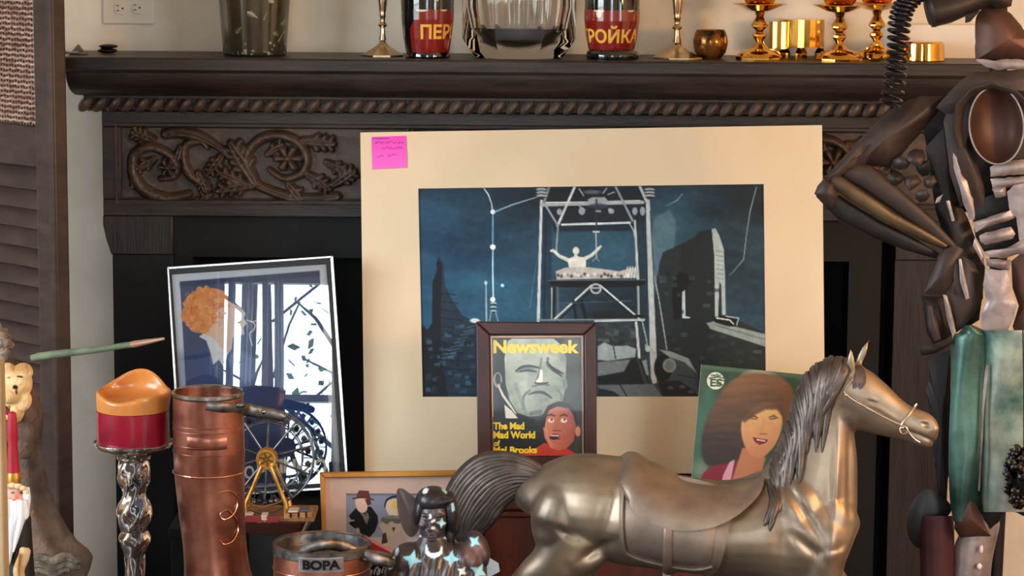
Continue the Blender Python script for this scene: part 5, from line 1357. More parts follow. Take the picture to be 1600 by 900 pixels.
# pewter spout strap reaching right from the rim
def spout(cx, cy, pts, Y, w_, parent, mat):
    q = smoothpts(pts, 6); n = len(q); path = []
    for j, (x, y, dy) in enumerate(q): path.append(P(x, y, Y+dy))
    rad = [w_*sc_at(cx, cy, Y)*(.75+.35*math.sin(PI*j/(n-1)))*(1 if j < n-2 else .8) for j in range(n)]
    return obj('spout', MB().tube(path, rad, 12, flat=.42, upv=(0,0,1)), mat, parent)
spout(380, 640, [(322,634,-.062),(345,636,-.055),(368,638,-.03),(385,640,0),(405,644,.01),(425,647,.015),(445,653,.02)], YB, 9.5, t, PEWTER)
p = P(412, 643, YB-.006); obj('rivet', MB().ball((p.x, p.y-.002, p.z), .0045, 14, 8), SILVRIM, t)
p = P(375, 636, YB-.03); obj('hinge_lug', MB().ball((p.x, p.y, p.z+.004), (.010, .008, .006), 14, 8), PEWTER, t)

# ------------------------------------------------------------------ small copper mug + dark ornate mug
YM = -1.5
t = thing('copper_mug', 'squat copper mug with pewter nameplate and spout beside the tall boot', 'mug', (P(503, 880, YM).x, YM, TBL))
cM = P(503, 880, YM); sM = sc_at(503, 870, YM)
def mz(y): return zat(503, y, YM)
pr = [(0,1000),(78,1000),(79,985),(76,930),(75,848),(72,846),(72,930),(0,940)]
pr2 = [(r_*sM, max(TBL, mz(y))) for r_, y in pr]
obj('mug_body', MB().lathe(pr2, (cM.x, YM, 0), 64), COPPER, t)
obj('rim', MB().lathe([(71*sM, mz(866)), (76.5*sM, mz(860)), (77*sM, mz(848)), (74*sM, mz(846)), (70*sM, mz(850)), (68*sM, mz(870))], (cM.x, YM, 0), 64), PEWTER, t)
obj('wire_band', MB().tube([(cM.x+76.5*sM*math.cos(2*PI*k/56), YM+76.5*sM*math.sin(2*PI*k/56), mz(884)) for k in range(56)], 1.3*sM, 8, closed=True), HC, t)
na, nz = 130, 46
A_ = np.linspace(-.40, .52, na)[None, :]+np.zeros((nz, 1)); yy = np.linspace(858, 882, nz)[:, None]+np.zeros((1, na))-6
Z = np.vectorize(mz)(yy[:, :1])+np.zeros((1, na)); rad = 77.5*sM
pts = np.stack([cM.x+rad*np.sin(A_), YM-rad*np.cos(A_), Z], -1)
cv = Canvas(A_*77, yy, (120,112,112)); cv.C += (vnoise(A_*77, yy, 6, 3)[..., None]-.5)*50
cv.line([(-29,854),(38,854)], 1.6, (176,170,170)); cv.line([(-29,874),(38,874)], 1.6, (150,140,140)); cv.line([(-30,854),(-30,874)], 1.6, (160,150,150))
cv.text('BOPA', -24, 857, 34, 871, (30,28,34), .8, bold=.03)
grid_mesh('nameplate', pts, cv.C, Mvc('stamped_pewter', rough=.35, metal=.8), t)
spout(560, 850, [(470,862,-.075),(500,852,-.07),(530,852,-.05),(556,862,-.035),(585,872,-.03),(606,878,-.02),(616,881,-.01)], YM, 9, t, PEWTER)
p = P(570, 874, YM-.045); obj('rivet', MB().ball((p.x, p.y, p.z), .005, 14, 8), PEWTER, t)
YO = -1.36
t = thing('ornate_mug', 'black mug with white scrollwork band between the copper mug and star figure', 'mug', (P(573, 900, YO).x, YO, TBL))
cO = P(574, 900, YO); sO = sc_at(574, 890, YO)
na, nz = 200, 90
A_ = np.linspace(0, 2*PI, na)[None, :]+np.zeros((nz, 1)); yv = np.linspace(872, 1020, nz)[:, None]+np.zeros((1, na))
Z = np.maximum(TBL, np.vectorize(lambda y: zat(574, y, YO))(yv[:, :1]))+np.zeros((1, na))
pts = np.stack([cO.x+37*sO*np.cos(A_), YO+37*sO*np.sin(A_), Z], -1)
cv = Canvas(A_*37, yv, (20,18,20)); r5 = random.Random(2)
for k in range(16):
    x = 7+k*14.2; W9 = (214,206,204)
    cv.line([(x-5, 888), (x-2, 880), (x+2, 878), (x+3, 884), (x, 886)], 1.9, W9, .8, sm=4); cv.line([(x+4, 889), (x+6, 882)], 2.4, W9, .8); cv.ell(x+1, 889, 2, 1.5, W9)
    cv.line([(x-5, 905), (x, 899), (x+5, 905), (x, 910), (x-5, 905)], 2, W9, .8, sm=3)
cv.line([(-5,893.5),(260,893.5)], 1.8, (224,216,214))
grid_mesh('mug_wall', pts, cv.C, Mvc('glazed_black_white', rough=.25, coat=.4), t)
obj('lid', MB().lathe([(0, zat(574, 866, YO)), (30*sO, zat(574, 867, YO)), (39*sO, zat(574, 870, YO)), (39*sO, zat(574, 874, YO)), (0, zat(574, 876, YO))], (cO.x, YO, 0), 40), PEWTER, t)

# ------------------------------------------------------------------ model ferris wheel
YW = -.93
t = thing('model_ferris_wheel', 'small metal ferris wheel model with golden hub on a boat shaped stand', 'model wheel', tuple(P(430, 812, YW)))
GM = M('dark_gunmetal', (70,72,78), rough=.35, metal=.9, rgb2=(120,122,128), vscale=50)
GO = M('gold_cast', (214,158,76), rough=.35, metal=.7, rgb2=(176,120,50), vscale=30)
sw = sc_at(418, 714, YW)
def W(px, py, d=0.): p = P(px, py, YW); return Vector((p.x, p.y-d, p.z))
for nm, r_, d, rt in (('outer_rim', 73, .012, 1.7), ('outer_rim', 72, -.012, 1.4), ('inner_rim', 55, .010, 1.3), ('inner_rim', 55, -.010, 1.)):
    obj(nm, MB().tube([W(418+r_*math.cos(2*PI*k/72), 714+r_*math.sin(2*PI*k/72), d) for k in range(72)], rt*sw, 8, closed=True), GM, t)
for k in range(10):
    a = -PI/2+.05+2*PI*k/10
    obj('spoke', MB().tube([W(418+16*math.cos(a), 714+16*math.sin(a), .008), W(418+72*math.cos(a), 714+72*math.sin(a), .011)], 1.9*sw, 8), GM, t)
for k in range(30):
    a = 2*PI*k/30
    obj('rung', MB().tube([W(418+56*math.cos(a), 714+56*math.sin(a), .008), W(418+72*math.cos(a), 714+72*math.sin(a), .008)], .8*sw, 6), GM, t)
for k in range(20):
    a = 2*PI*(k+.5)/20; q = W(418+64*math.cos(a), 714+64*math.sin(a), 0)
    obj('gondola', MB().lathe([(0,-.007),(.004,-.006),(.0058,-.001),(.0058,.001),(.002,.005),(0,.006)], (q.x, q.y, q.z), 10), BLACKW if k % 2 else GM, t)
m_ = MB(); rs = []
for rr_, d in ((0,.024),(10,.024),(12,.026),(15,.026),(16.5,.022),(16.5,.004),(0,.004)): rs.append([W(418+max(rr_,.01)*math.cos(2*PI*i/40), 714+max(rr_,.01)*math.sin(2*PI*i/40), d) for i in range(40)])
hb = obj('hub', m_.rings(rs), GO, t, angle=30)
m_ = MB()
for k in range(6):
    a = 2*PI*k/6+.3; m_.tube([W(418+2*math.cos(a), 714+2*math.sin(a), .0255), W(418+10*math.cos(a), 714+10*math.sin(a), .0255)], 1.5*sw, 6)
obj('hub_star', m_, M('dark_gold_relief', (110,72,30), rough=.5, metal=.5), hb, weld=0)
for sx_, d in ((-1,.028),(1,.028),(-1,-.028),(1,-.028)):
    bx_ = 418+(-33 if sx_ < 0 else 32); q0 = W(418+sx_*7, 724, d); q1 = W(bx_-sx_*2, 780, d); q2 = W(bx_, 796, d)
    obj('support_leg', MB().tube([q0, q0.lerp(q1, .35), q0.lerp(q1, .4), q1, q2], [3.2*sw, 3.6*sw, 3.*sw, 3.4*sw, 5*sw], 8), GO, t)
zb0 = W(430, 806).z
m_ = MB(); pf = [(378,808),(494,801),(497,795),(490,790),(378,795)]
x0w, x1w = W(376, 800).x, W(494, 800).x
obj('platform', MB().box(x0w, x1w, YW-.05, YW+.05, zb0, W(430, 798).z), M('ochre_brick', (170,116,66), rough=.6, rgb2=(110,70,40), vscale=60), t, bevel=.002)
obj('red_apron', MB().box(W(388,800).x, W(440,800).x, YW-.056, YW-.051, zb0, W(430, 797).z+.002), M('dull_red_paint', (130,44,46), rough=.5), t, bevel=.001)
BRK = M('tan_stone', (196,140,88), rough=.6, rgb2=(140,92,56), vscale=50); CRM = M('cream_stone', (214,196,176), rough=.6)
r6 = random.Random(4)
for k, (x, y, w_, h_, mt) in enumerate([(452,797,9,9,BRK),(464,796,9,9,BRK),(476,795,9,9,BRK),(487,794,8,9,BRK),(392,797,14,5,CRM),(417,799,10,8,CRM),(418,806,5,8,BRK),(410,808,5,4,CRM),(424,808,5,4,CRM),(462,789,16,3,CRM),(480,788,16,3,M('grey_metal_bits',(120,122,128),rough=.4,metal=.6))]):
    q = W(x, y, .052+ (0.004 if k > 4 else 0)); obj('base_block', MB().box(q.x-w_*sw/2, q.x+w_*sw/2, q.y, q.y+.03, max(q.z-h_*sw/2, zb0), q.z+h_*sw/2), mt, t, bevel=.001)
for k in range(6):
    q = W(398+k*9, 784+r6.uniform(-6, 4), .02); obj('carriage', MB().ball(q, (.006,.006,.0055), 12, 8), [GM, BLACKW, M('dark_blue_paint',(24,30,64),rough=.4), PEWTER][k % 4], t)
obj('cable', MB().tube([W(x, y, .03) for x, y in smoothpts([(384,775),(405,785),(430,782),(448,774)], 6)], .9*sw, 6), GO, t)
obj('cable', MB().tube([W(x, y, .03) for x, y in smoothpts([(384,788),(410,797),(435,793),(452,783)], 6)], .9*sw, 6), GM, t)
# dark tray
zt0 = max(BX_Z, W(430, 836).z)
rs = []
for u, z in ((.80, 0), (.86, .3), (.97, .85), (1., 1.), (.0, 1.)):
    zz_ = zb0-.024+.0238*z; cx_ = (x0w+x1w)/2-.004; hw_ = (x1w-x0w)/2*1.02*max(u, .01); hd_ = .062*max(u, .01)
    rs.append([(cx_+hw_*math.copysign(abs(math.cos(a))**.5, math.cos(a)), YW+hd_*math.copysign(abs(math.sin(a))**.5, math.sin(a)), zz_) for a in [2*PI*i/48 for i in range(48)]])
obj('tray', MB().rings(rs), M('dark_red_wood', (70,38,30), rough=.35), t, angle=40)
p_ = W(480, 812, .0)
obj('stand_block', MB().box(x0w+.02, x1w-.035, YW-.04, YW+.04, TBL, zb0-.024), BLACKW, t)
obj('prop_slat', MB().tube([W(485,803,.06), W(471,832,.055)], 2.2*sw, 6), M('pale_slat', (120,100,84), rough=.5), t)

# ------------------------------------------------------------------ dark figure with pale stars
YJ = -1.45
t = thing('star_figurine', 'dark glazed figure with bowed hat, painted all over with pale blue stars', 'figurine', (P(680, 860, YJ).x, YJ, TBL))
sJ = sc_at(680, 820, YJ)
def J(px, py, d=0.): p = P(px, py, YJ); return Vector((p.x, YJ-d*sJ, p.z))
m_ = MB()
def jb(px, py, d, rx, rz, ry, rot=0.): m_.ball(J(px, py, d), (rx*sJ, ry*sJ, rz*sJ), 22, 14, Matrix.Rotation(rot, 3, 'Y'))
def jt(pts, rad): m_.tube([J(*p) for p in pts], [r_*sJ for r_ in rad], 16)
# robe body
rs = []
for y, xa, xb, dd in ((848,650,718,20),(856,632,735,28),(866,618,748,34),(880,608,757,42),(900,602,764,48),(940,596,772,54),(1000,590,782,60),(1060,586,790,62)):
    c = J((xa+xb)/2, y); a = (xb-xa)/2*sJ; z = max(c.z, TBL)
    rs.append([(c.x+a*math.cos(2*PI*i/40), YJ+dd*sJ*math.sin(2*PI*i/40), z) for i in range(40)])
m_.rings(rs)
jt([(676,800,6),(676,835,2),(676,860,0)], [20,20,34])                      # neck
for sx_ in (-1, 1): jb(682+sx_*44, 872, 6, 30, 26, 30, .5*sx_)
jb(748, 856, 0, 16, 30, 22, -.4)
figb = None
def jpaint(co, nr):
    px, py = project(co); cv = Canvas(px[None, :], py[None, :], (56,44,44)); n = vnoise(px[None, :], py[None, :], 14, 8)[..., None]
    cv.C = cv.C+(n-.5)*np.array([34,24,26])
    PKS = (150,116,116)
    for pts in ([(642,900),(650,882),(662,872)],[(700,900),(706,876),(702,862)],[(726,898),(722,872)],[(668,892),(660,874)],[(690,862),(700,880),(690,900)],[(735,850),(748,860),(752,880)]): cv.line(pts, [2,4,2], PKS, 3, .7, sm=4)
    cv.ell(742, 862, 16, 22, (126,92,92), 8, .7)
    def star(cx, cy, r_, rot=0., col=(150,214,236), k=4):
        pts = []
        for i in range(2*k):
            a = rot+PI*i/k; q = r_ if i % 2 == 0 else r_*.42; pts.append((cx+q*math.cos(a), cy+q*math.sin(a)))
        cv.poly(pts, col, .9)
    WH = (232,240,244)
    star(644,874,16,.25); star(705,873,14,.1); star(703,839,12,-.2); star(652,837,8,.1,(200,214,214)); star(748,893,15,.5); star(742,846,11,.6); star(690,816,9.5,.1)
    star(722,893,9,.6,WH); star(635,838,10,.3,(206,226,230))
    cv.line([(666,852),(668,864),(677,868),(688,864),(690,854)], [2,6,8,6,2], WH, .8, sm=4)
    for (x, y, a, b, r_) in ((620,862,3,7,.2),(613,876,3,8,.5),(618,853,5,2.5,-.4),(611,887,5,2,-.6),(630,843,6,3,.2),(711,836,5,4,0)): cv.ell(x, y, a, b, (206,230,240), .9, rot=r_)
    cv.C = np.where((nr[:, 1] < .3)[None, :, None], cv.C, np.array([56,44,44.]))
    return np.clip(cv.C[0], 0, 255)
def jfold(co, nr):
    px, py = project(co); k = np.clip((py-856)/20, 0, 1); return co+nr*(.0022*k*np.sin(px*.33+py*.06))[:, None]
JM = Mvc('glazed_dark_ceramic', rough=.38, coat=.1)
remesh('robe', m_, .0022, JM, t, 3, .5, paint=jpaint, fn=jfold)
# head with face
m_ = MB()
jb(677, 806, 4, 23, 36, 24); jb(676, 826, 14, 15, 14, 14); jb(674, 812, 27, 4.6, 9, 7); jb(673, 819, 31, 6, 4.5, 5); jb(675, 832, 27, 9, 2.6, 4); jb(675, 837, 25, 8, 3.2, 5)
jb(666, 800, 22, 8, 3, 5, .15); jb(686, 800, 22, 8, 3, 5, -.15); jb(662, 816, 17, 8, 8, 8); jb(690, 816, 17, 8, 8, 8); jb(676, 845, 16, 9, 6, 8)
jb(666, 806, 23, 5, 2.2, 3); jb(686, 806, 23, 5, 2.2, 3)
def fpaint(co, nr):
    px, py = project(co); cv = Canvas(px[None, :], py[None, :], (60,49,50)); cv.C += (vnoise(px[None, :], py[None, :], 9, 5)[..., None]-.5)*26
    pts = []
    for i in range(8):
        a = .1+PI*i/4; q = 9 if i % 2 == 0 else 3.8; pts.append((690+q*math.cos(a), 817+q*math.sin(a)))
    cv.poly(pts, (160,210,224), .9); cv.ell(659, 813, 4, 8, (150,156,164), 3, .5); cv.ell(672, 807, 2.4, 4, (232,236,240), .9); cv.ell(677, 814, 4, 2.3, (226,222,226), .9, rot=-.5)
    cv.ell(677, 825, 3.4, 2.6, (222,226,230), .9); cv.ell(671.5, 787, 2.8, 3, (232,234,236), .9); cv.line([(686,799),(694,803)], 2.4, (150,120,122), 1.5, .8)
    for (xx, yy_) in ((666,807),(686,807)): cv.line([(xx-5,yy_),(xx,yy_+1.4),(xx+5,yy_)], 1.2, (14,12,14), .8)
    cv.line([(668,834.5),(675,835.5),(683,834.5)], 1.2, (14,10,12), .8)
    return np.clip(cv.C[0], 0, 255)
remesh('head', m_, .0014, JM, t, 2, .5, paint=fpaint)
m_ = MB()
jb(676, 781, 0, 27, 22, 28); jb(655, 796, 0, 9, 26, 20, .15); jb(704, 800, -2, 12, 34, 20, -.06); jb(695, 779, 20, 16, 6, 8, -.3); jb(702, 838, -6, 10, 22, 14); jb(712, 820, -4, 8, 18, 12)
def hpaint(co, nr):
    px, py = project(co); cv = Canvas(px[None, :], py[None, :], (30,26,28))
    cv.poly([(661,765),(666,761),(668,764),(670,762),(668,770),(663,772),(660,770)], (206,216,222), .8); cv.poly([(689,763),(694,761),(699,768),(697,772),(692,768)], (150,206,214), .8); cv.poly([(705,787),(709,785),(711,798),(706,800)], (150,206,214), .8)
    cv.C = np.where((nr[:, 1] < .3)[None, :, None], cv.C, np.array([30,26,28.])); return np.clip(cv.C[0], 0, 255)
remesh('hat', m_, .0018, JM, t, 2, .5, paint=hpaint)
# big pointed collar leaf at the left
out_ = [(620,768),(628,764),(640,772),(655,786),(658,800),(656,822),(648,836),(640,838),(630,826),(622,800)]
q = smoothpts(out_, 5, True); cxx = sum(p[0] for p in q)/len(q); cyy = sum(p[1] for p in q)/len(q)
top = [[J(cxx+(p[0]-cxx)*u, cyy+(p[1]-cyy)*u, 2+5*(1-u*u)) for p in q] for u in (.001,.3,.6,.85,1.)]
bot = [[J(cxx+(p[0]-cxx)*u, cyy+(p[1]-cyy)*u, -3-2*(1-u*u)) for p in q] for u in (1.,.6,.001)]
obj('wing_collar', MB().rings(top+bot), M('brown_glaze', (74,58,54), rough=.35, rgb2=(58,44,42), vscale=12), t, angle=60)
tag(obj('blue_tile', MB().prism([P(768,900,-1.30), P(781,893,-1.28), P(779,880,-1.28), P(752,864,-1.30), P(745,905,-1.32)], [P(768,900,-1.29), P(781,893,-1.27), P(779,880,-1.27), P(752,864,-1.29), P(745,905,-1.31)]),
    M('pale_blue_card', (150,176,200), rough=.6)), 'pale blue card corner peeking out to the right of the star figure', 'card')
# ------------------------------------------------------------------ figures at the left edge
YS = -1.22
sS = sc_at(40, 760, YS)
def S(px, py, d=0.): p = P(px, py, YS); return Vector((p.x, YS-d*sS, p.z))
def Zs(py): return max(TBL, P(40, py, YS).z)
FURB = M('brown_robe_fur', (116,92,76), rough=.9, rgb2=(76,60,52), vscale=22, bump=.5, bscale=120)
HAIR = M('grey_brown_wool', (150,132,116), rough=.95, rgb2=(104,88,78), vscale=60, bump=.8, bscale=150)
t = thing('robed_figurine', 'tall brown robed figurine with woolly hair and green staff at the left edge', 'figurine', (S(20, 900).x, YS, TBL))
m_ = MB(); rs = []
for y, a, b, dd in ((566,-30,20,20),(600,-50,40,30),(630,-56,58,34),(650,-58,64,34),(680,-58,61,32),(700,-58,58,32),(725,-58,59,34),(760,-60,68,38),(800,-62,81,44),(830,-64,98,50),(850,-66,113,54),(864,-68,131,58),(874,-68,138,60),(892,-68,134,60),(915,-66,126,58),(1000,-64,110,56),(1075,-62,106,56)):
    c = S((a+b)/2, y); ra = (b-a)/2*sS; z = Zs(y) if y > 600 else c.z
    rs.append([(c.x+ra*(1+.05*math.sin(7*q+y*.01)*(y > 690))*math.cos(q)-ra*.05*0, YS+.03+dd*sS*(1+.12*math.sin(9*q+y*.012)*(y > 690))*math.sin(q), z) for q in [2*PI*i/72 for i in range(72)]])
rr2 = []
for r0, r1 in zip(rs[:-1], rs[1:]):
    for k in range(3): rr2.append([tuple(Vector(p).lerp(Vector(q), k/3)) for p, q in zip(r0, r1)])
rr2.append(rs[-1])
obj('robe', m_.rings(rr2), FURB, t, angle=80)
m_ = MB()
for y, x, rx, rz in ((640,44,20,20),(668,40,20,24),(690,42,16,22)): m_.ball(S(x, y, 30), (rx*sS, 14*sS, rz*sS), 20, 12)
remesh('sleeve', m_, .0025, FURB, t, 3)
m_ = MB()
for y, a, b in ((866,60,134),(876,46,136),(884,60,120)): m_.tube([S(x, y+3*math.sin(x*.16), 34-abs(x-90)*.12) for x in range(a, b, 6)], [9*sS*(.6+.4*math.sin(PI*k/max(1, len(range(a,b,6))-1))) for k in range(len(range(a, b, 6)))], 10)
obj('fur_hem', m_, M('mottled_fur_hem', (122,108,86), rough=.9, rgb2=(66,56,50), vscale=40, bump=.6, bscale=120), t, weld=0)
m_ = MB(); rh = random.Random(6)
for k in range(60):
    a = rh.uniform(0, 6.28); r_ = rh.uniform(0, 1)**.5; m_.ball(S(-8+26*r_*math.cos(a), 535+32*r_*math.sin(a), rh.uniform(-10, 18)), rh.uniform(4, 8)*sS, 10, 7)
remesh('woolly_hair', m_, .0022, HAIR, t, 2)
q = [(50,559),(62,556),(100,551),(150,546),(175,542),(205,538),(232,533),(256,529)]
m_ = MB().tube([S(x, y, 8-k) for k, (x, y) in enumerate(q[:6])], [5.5*sS, 6.2*sS, 6.2*sS, 5*sS, 4.8*sS, 4.8*sS], 12)
st_ = obj('staff', m_, M('sage_green_rod', (112,124,100), rough=.45, rgb2=(82,96,78), vscale=20), t)
obj('staff_tip', MB().tube([S(205, 538.2, 3), S(212, 537, 3), S(232, 533.5, 2), S(257, 529, 1)], [5*sS, 5.4*sS, 4.2*sS, 2.2*sS], 12), M('copper_rose_tip', (186,150,130), rough=.3, metal=.6), st_)
obj('gold_cord', MB().tube([S(x, y, 42) for x, y in smoothpts([(48,805),(54,801),(58,795),(60,787)], 5)], 1.3*sS, 6), GO, t)
# teddy bear
t = thing('teddy_bear', 'small honey coloured teddy bear peeping out beside the beige panel', 'teddy bear', tuple(S(36, 650, 30)))
m_ = MB()
def tb_(px, py, d, rx, rz, ry, rot=0.): m_.ball(S(px, py, d+14), (rx*sS, ry*sS, rz*sS), 20, 12, Matrix.Rotation(rot, 3, 'Y'))
tb_(34, 592, 34, 23, 24, 18); tb_(26, 608, 48, 13, 12, 13); tb_(46, 572, 34, 15, 14, 10, .3); tb_(22, 570, 34, 13, 12, 10); tb_(50, 594, 32, 9, 18, 12, .2); tb_(34, 634, 42, 9, 16, 9, .15); tb_(46, 618, 38, 13, 17, 11, .45); tb_(30, 630, 26, 18, 24, 14)
def bearp(co, nr):
    px, py = project(co); cv = Canvas(px[None, :], py[None, :], (222,188,134)); cv.C += (vnoise(px[None, :], py[None, :], 8, 5)[..., None]-.5)*40
    cv.ell(32, 573, 17, 9, (164,118,72), 8, .8); cv.ell(26, 597, 14, 8, (232,206,160), 7, .7); cv.ell(34, 634, 5, 10, (236,206,156), 6, .7)
    cv.ell(24, 605, 4.2, 3.6, (44,20,20), 1); cv.line([(25, 608),(26, 615)], 3, (96,58,42), 1.2); cv.line([(27, 588),(34, 589)], [2,3], (60,36,26), 1); cv.line([(12,590),(16,590)], 2, (120,86,60), 1)
    return np.clip(cv.C[0], 0, 255)
remesh('body', m_, .0018, Mvc('plush_fur', rough=.9, spec=.2, bump=.5, bscale=160), t, 3, .5, paint=bearp)
obj('neck_ribbon', MB().tube([S(x, y, 60) for x, y in ((14,622),(20,628),(27,634))], 5*sS, 8, flat=.6), M('dark_red_ribbon', (110,16,28), rough=.6), t)
# small bearded santa
YT = -1.45
sT = sc_at(30, 800, YT)
def Tt(px, py, d=0.): p = P(px, py, YT); return Vector((p.x, YT-d*sT, p.z))
t = thing('santa_figurine', 'slim santa figurine with tall red hat and long white beard', 'figurine', (Tt(28, 900).x, YT, TBL))
obj('hat', MB().lathe([(0, Tt(19,642).z), (6*sT, Tt(19,645).z), (8*sT, Tt(19,662).z), (8.6*sT, Tt(19,684).z), (7*sT, Tt(19,694).z), (8*sT, Tt(19,700).z), (10*sT, Tt(19,738).z), (0, Tt(19,739).z)], (Tt(20,700).x, YT, 0), 28), M('bright_red_velvet', (196,26,56), rough=.55, rgb2=(150,14,34), vscale=14), t)
obj('hat_band', MB().lathe([(0, Tt(19,737).z), (10*sT, Tt(19,738).z), (11.5*sT, Tt(19,746).z), (10.5*sT, Tt(19,756).z), (0, Tt(19,758).z)], (Tt(21.5,745).x, YT, 0), 28), GO, t)
m_ = MB()
def sb(px, py, d, rx, rz, ry, rot=0.): m_.ball(Tt(px, py, d), (rx*sT, ry*sT, rz*sT), 18, 12, Matrix.Rotation(rot, 3, 'Y'))
sb(26, 773, 0, 15, 20, 15); sb(26, 776, 14, 4, 5, 4); sb(17, 777, 11, 5, 4, 4); sb(35, 777, 11, 5, 4, 4)
def sp_(co, nr):
    px, py = project(co); cv = Canvas(px[None, :], py[None, :], (206,140,116)); cv.ell(20, 770, 3, 1.6, (60,36,34), .8); cv.ell(33, 770, 3, 1.6, (60,36,34), .8); cv.ell(26, 777, 4, 4, (224,130,108), 2); cv.line([(14,763),(38,763)], 5, (190,150,110), 2); return np.clip(cv.C[0], 0, 255)
remesh('face', m_, .0013, Mvc('painted_resin', rough=.5), t, 2, .5, paint=sp_)
m_ = MB()
rb = random.Random(9)
for k in range(26):
    x0_ = 10+34*((k*7) % 26)/25; d = 20+3*math.sin(k)
    L_ = 74 if abs(x0_-27) < 12 else 48
    xe = 25+(x0_-27)*.35-6*(1 if L_ > 60 else 0)+rb.uniform(-4, 4)
    pts = smoothpts([(x0_, 778+rb.uniform(-3, 3)), (x0_+rb.uniform(-3, 3), 800), ((x0_+xe)/2+rb.uniform(-3, 3), 778+L_*.6), (xe, 784+L_*rb.uniform(.9, 1.25))], 4)
    m_.tube([Tt(x, y, d+5*j/len(pts)) for j, (x, y) in enumerate(pts)], [max(.8, 5.5*math.sin(PI*(.2+.78*j/(len(pts)-1))))*sT for j in range(len(pts))], 8)
for x0_ in (9, 11, 13, 40, 43, 44): m_.tube([Tt(x0_, 760, 4), Tt(x0_+(1 if x0_ < 20 else 1), 775, 8), Tt(x0_, 795, 8)], [3*sT, 5*sT, 4*sT], 8)
for sx_ in (-1, 1): m_.tube([Tt(26, 783, 17), Tt(26+7*sx_, 785, 16), Tt(26+13*sx_, 790, 12)], [3*sT, 3.4*sT, 1.5*sT], 8)
remesh('beard', m_, .0013, M('white_beard', (226,226,228), rough=.7), t, 1)
m_ = MB()
for (x, y, w_) in ((14,757,4),(22,756,4.5),(30,757,4.5),(38,760,4),(43,766,3.5)): m_.ball(Tt(x, y, 12), (w_*1.5*sT, w_*sT, w_*sT), 12, 8)
obj('hat_trim', m_, M('cream_fur_trim', (226,196,150), rough=.8), t, weld=0)
obj('coat', MB().lathe([(0, Tt(28,780).z), (14*sT, Tt(28,784).z), (20*sT, Tt(28,810).z), (22*sT, Tt(28,860).z), (25*sT, Tt(28,920).z), (30*sT, TBL), (0, TBL)], (Tt(28,800).x, YT, 0), 36), M('black_gold_coat', (22,18,18), rough=.6, rgb2=(20,16,16), vscale=30), t)
m_ = MB()
m_.tube([Tt(x, y, 23) for x, y in smoothpts([(44,850),(41,866),(34,884),(36,905),(38,940)], 4)], [6*sT]+[9*sT]*15+[8*sT], 12, flat=.5)
obj('robe_front', m_, M('cream_brocade', (214,184,146), rough=.6, rgb2=(186,140,90), vscale=50), t)
obj('gold_sash', MB().tube([Tt(36, 858, 29), Tt(34, 880, 29), Tt(36, 915, 29)], 1.6*sT, 8), GO, t)
# beige panel edge
p = P(0, 700, -1.62)
xr_ = P(11, 700, -1.62).x; zt_ = P(5, 559, -1.62).z
tag(obj('beige_panel', MB().box(xr_-.14, xr_, -1.66, -1.62, TBL, zt_), M('beige_card', (176,152,118), rough=.8, rgb2=(160,136,104), vscale=6), bevel=.003), 'beige upright board cut off by the left edge of the photo', 'board')

# ------------------------------------------------------------------ welded metal knight at the right
YK = -.98
sK = sc_at(1500, 400, YK)
IRON = M('dark_sheet_iron', (46,40,41), rough=.5, metal=.45, rgb2=(24,21,23), vscale=9, bump=.12, bscale=26)
IRON_B = M('brown_sheet_iron', (68,55,52), rough=.5, metal=.4, rgb2=(36,30,31), vscale=8, bump=.12, bscale=26)
IRON_L = M('pale_scraped_iron', (168,156,158), rough=.4, metal=.45, rgb2=(120,110,112), vscale=16, bump=.12, bscale=40)
RUSTI = M('rust_scorched_iron', (100,66,54), rough=.5, metal=.4, rgb2=(46,38,40), vscale=7, bump=.1, bscale=26)
VERD = M('verdigris_copper', (98,136,124), rough=.38, metal=.45, rgb2=(28,58,50), vscale=6, bump=.12, bscale=22, detail=6)
VERD_L = M('pale_verdigris', (176,182,164), rough=.4, metal=.4, rgb2=(58,100,94), vscale=11, bump=.12, bscale=22, detail=6)
kn = thing('metal_knight', 'rough welded sheet metal knight sculpture standing at the right of the fireplace', 'sculpture', (P(1520, 880, YK).x, YK, 0))
def K(px, py, d=0.): return P(px, py, YK-d)
def plate(name, pts, d, bulge=.01, mat=None, thick=.003, slope=(0, 0), sm=0, par=None, jag=0., curl=0.):
    """sheet cut to an outline, d metres in front of the figure's plane, domed towards the room"""
    q = smoothpts(pts, sm, True) if sm else []
    if not sm:
        for i in range(len(pts)):
            a, b = pts[i], pts[(i+1) % len(pts)]; n = max(1, int(math.hypot(b[0]-a[0], b[1]-a[1])/7))
            for k in range(n): q.append((a[0]+(b[0]-a[0])*k/n, a[1]+(b[1]-a[1])*k/n))
    rj = random.Random(len(name)*7+int(pts[0][0])); 
    if jag: q = [(x+rj.uniform(-jag, jag), y+rj.uniform(-jag, jag)) for x, y in q]
    cx = sum(p[0] for p in q)/len(q); cy = sum(p[1] for p in q)/len(q)
    rs = []; us = [1., .85, .65, .45, .22, .001]
    def pt(u, p, o=0.):
        x = cx+(p[0]-cx)*u; y = cy+(p[1]-cy)*u
        return K(x, y, d+bulge*(1-u*u)+slope[0]*(x-cx)+slope[1]*(y-cy)-o)
    front = [[pt(u, p) for p in q] for u in us]; back = [[pt(u, p, thick) for p in q] for u in us]
    m_ = MB().rings(back[::-1]+front, cap0=True, cap1=True)
    return obj(name, m_, mat or IRON, par or kn, angle=45)
def ktube(name, pts, rad, mat, flat=1., seg=14, upv=None, par=None):
    return obj(name, MB().tube([K(*p) for p in pts], [r_*sK for r_ in rad] if hasattr(rad, '__len__') else rad*sK, seg, flat=flat, upv=upv), mat, par or kn, angle=60)
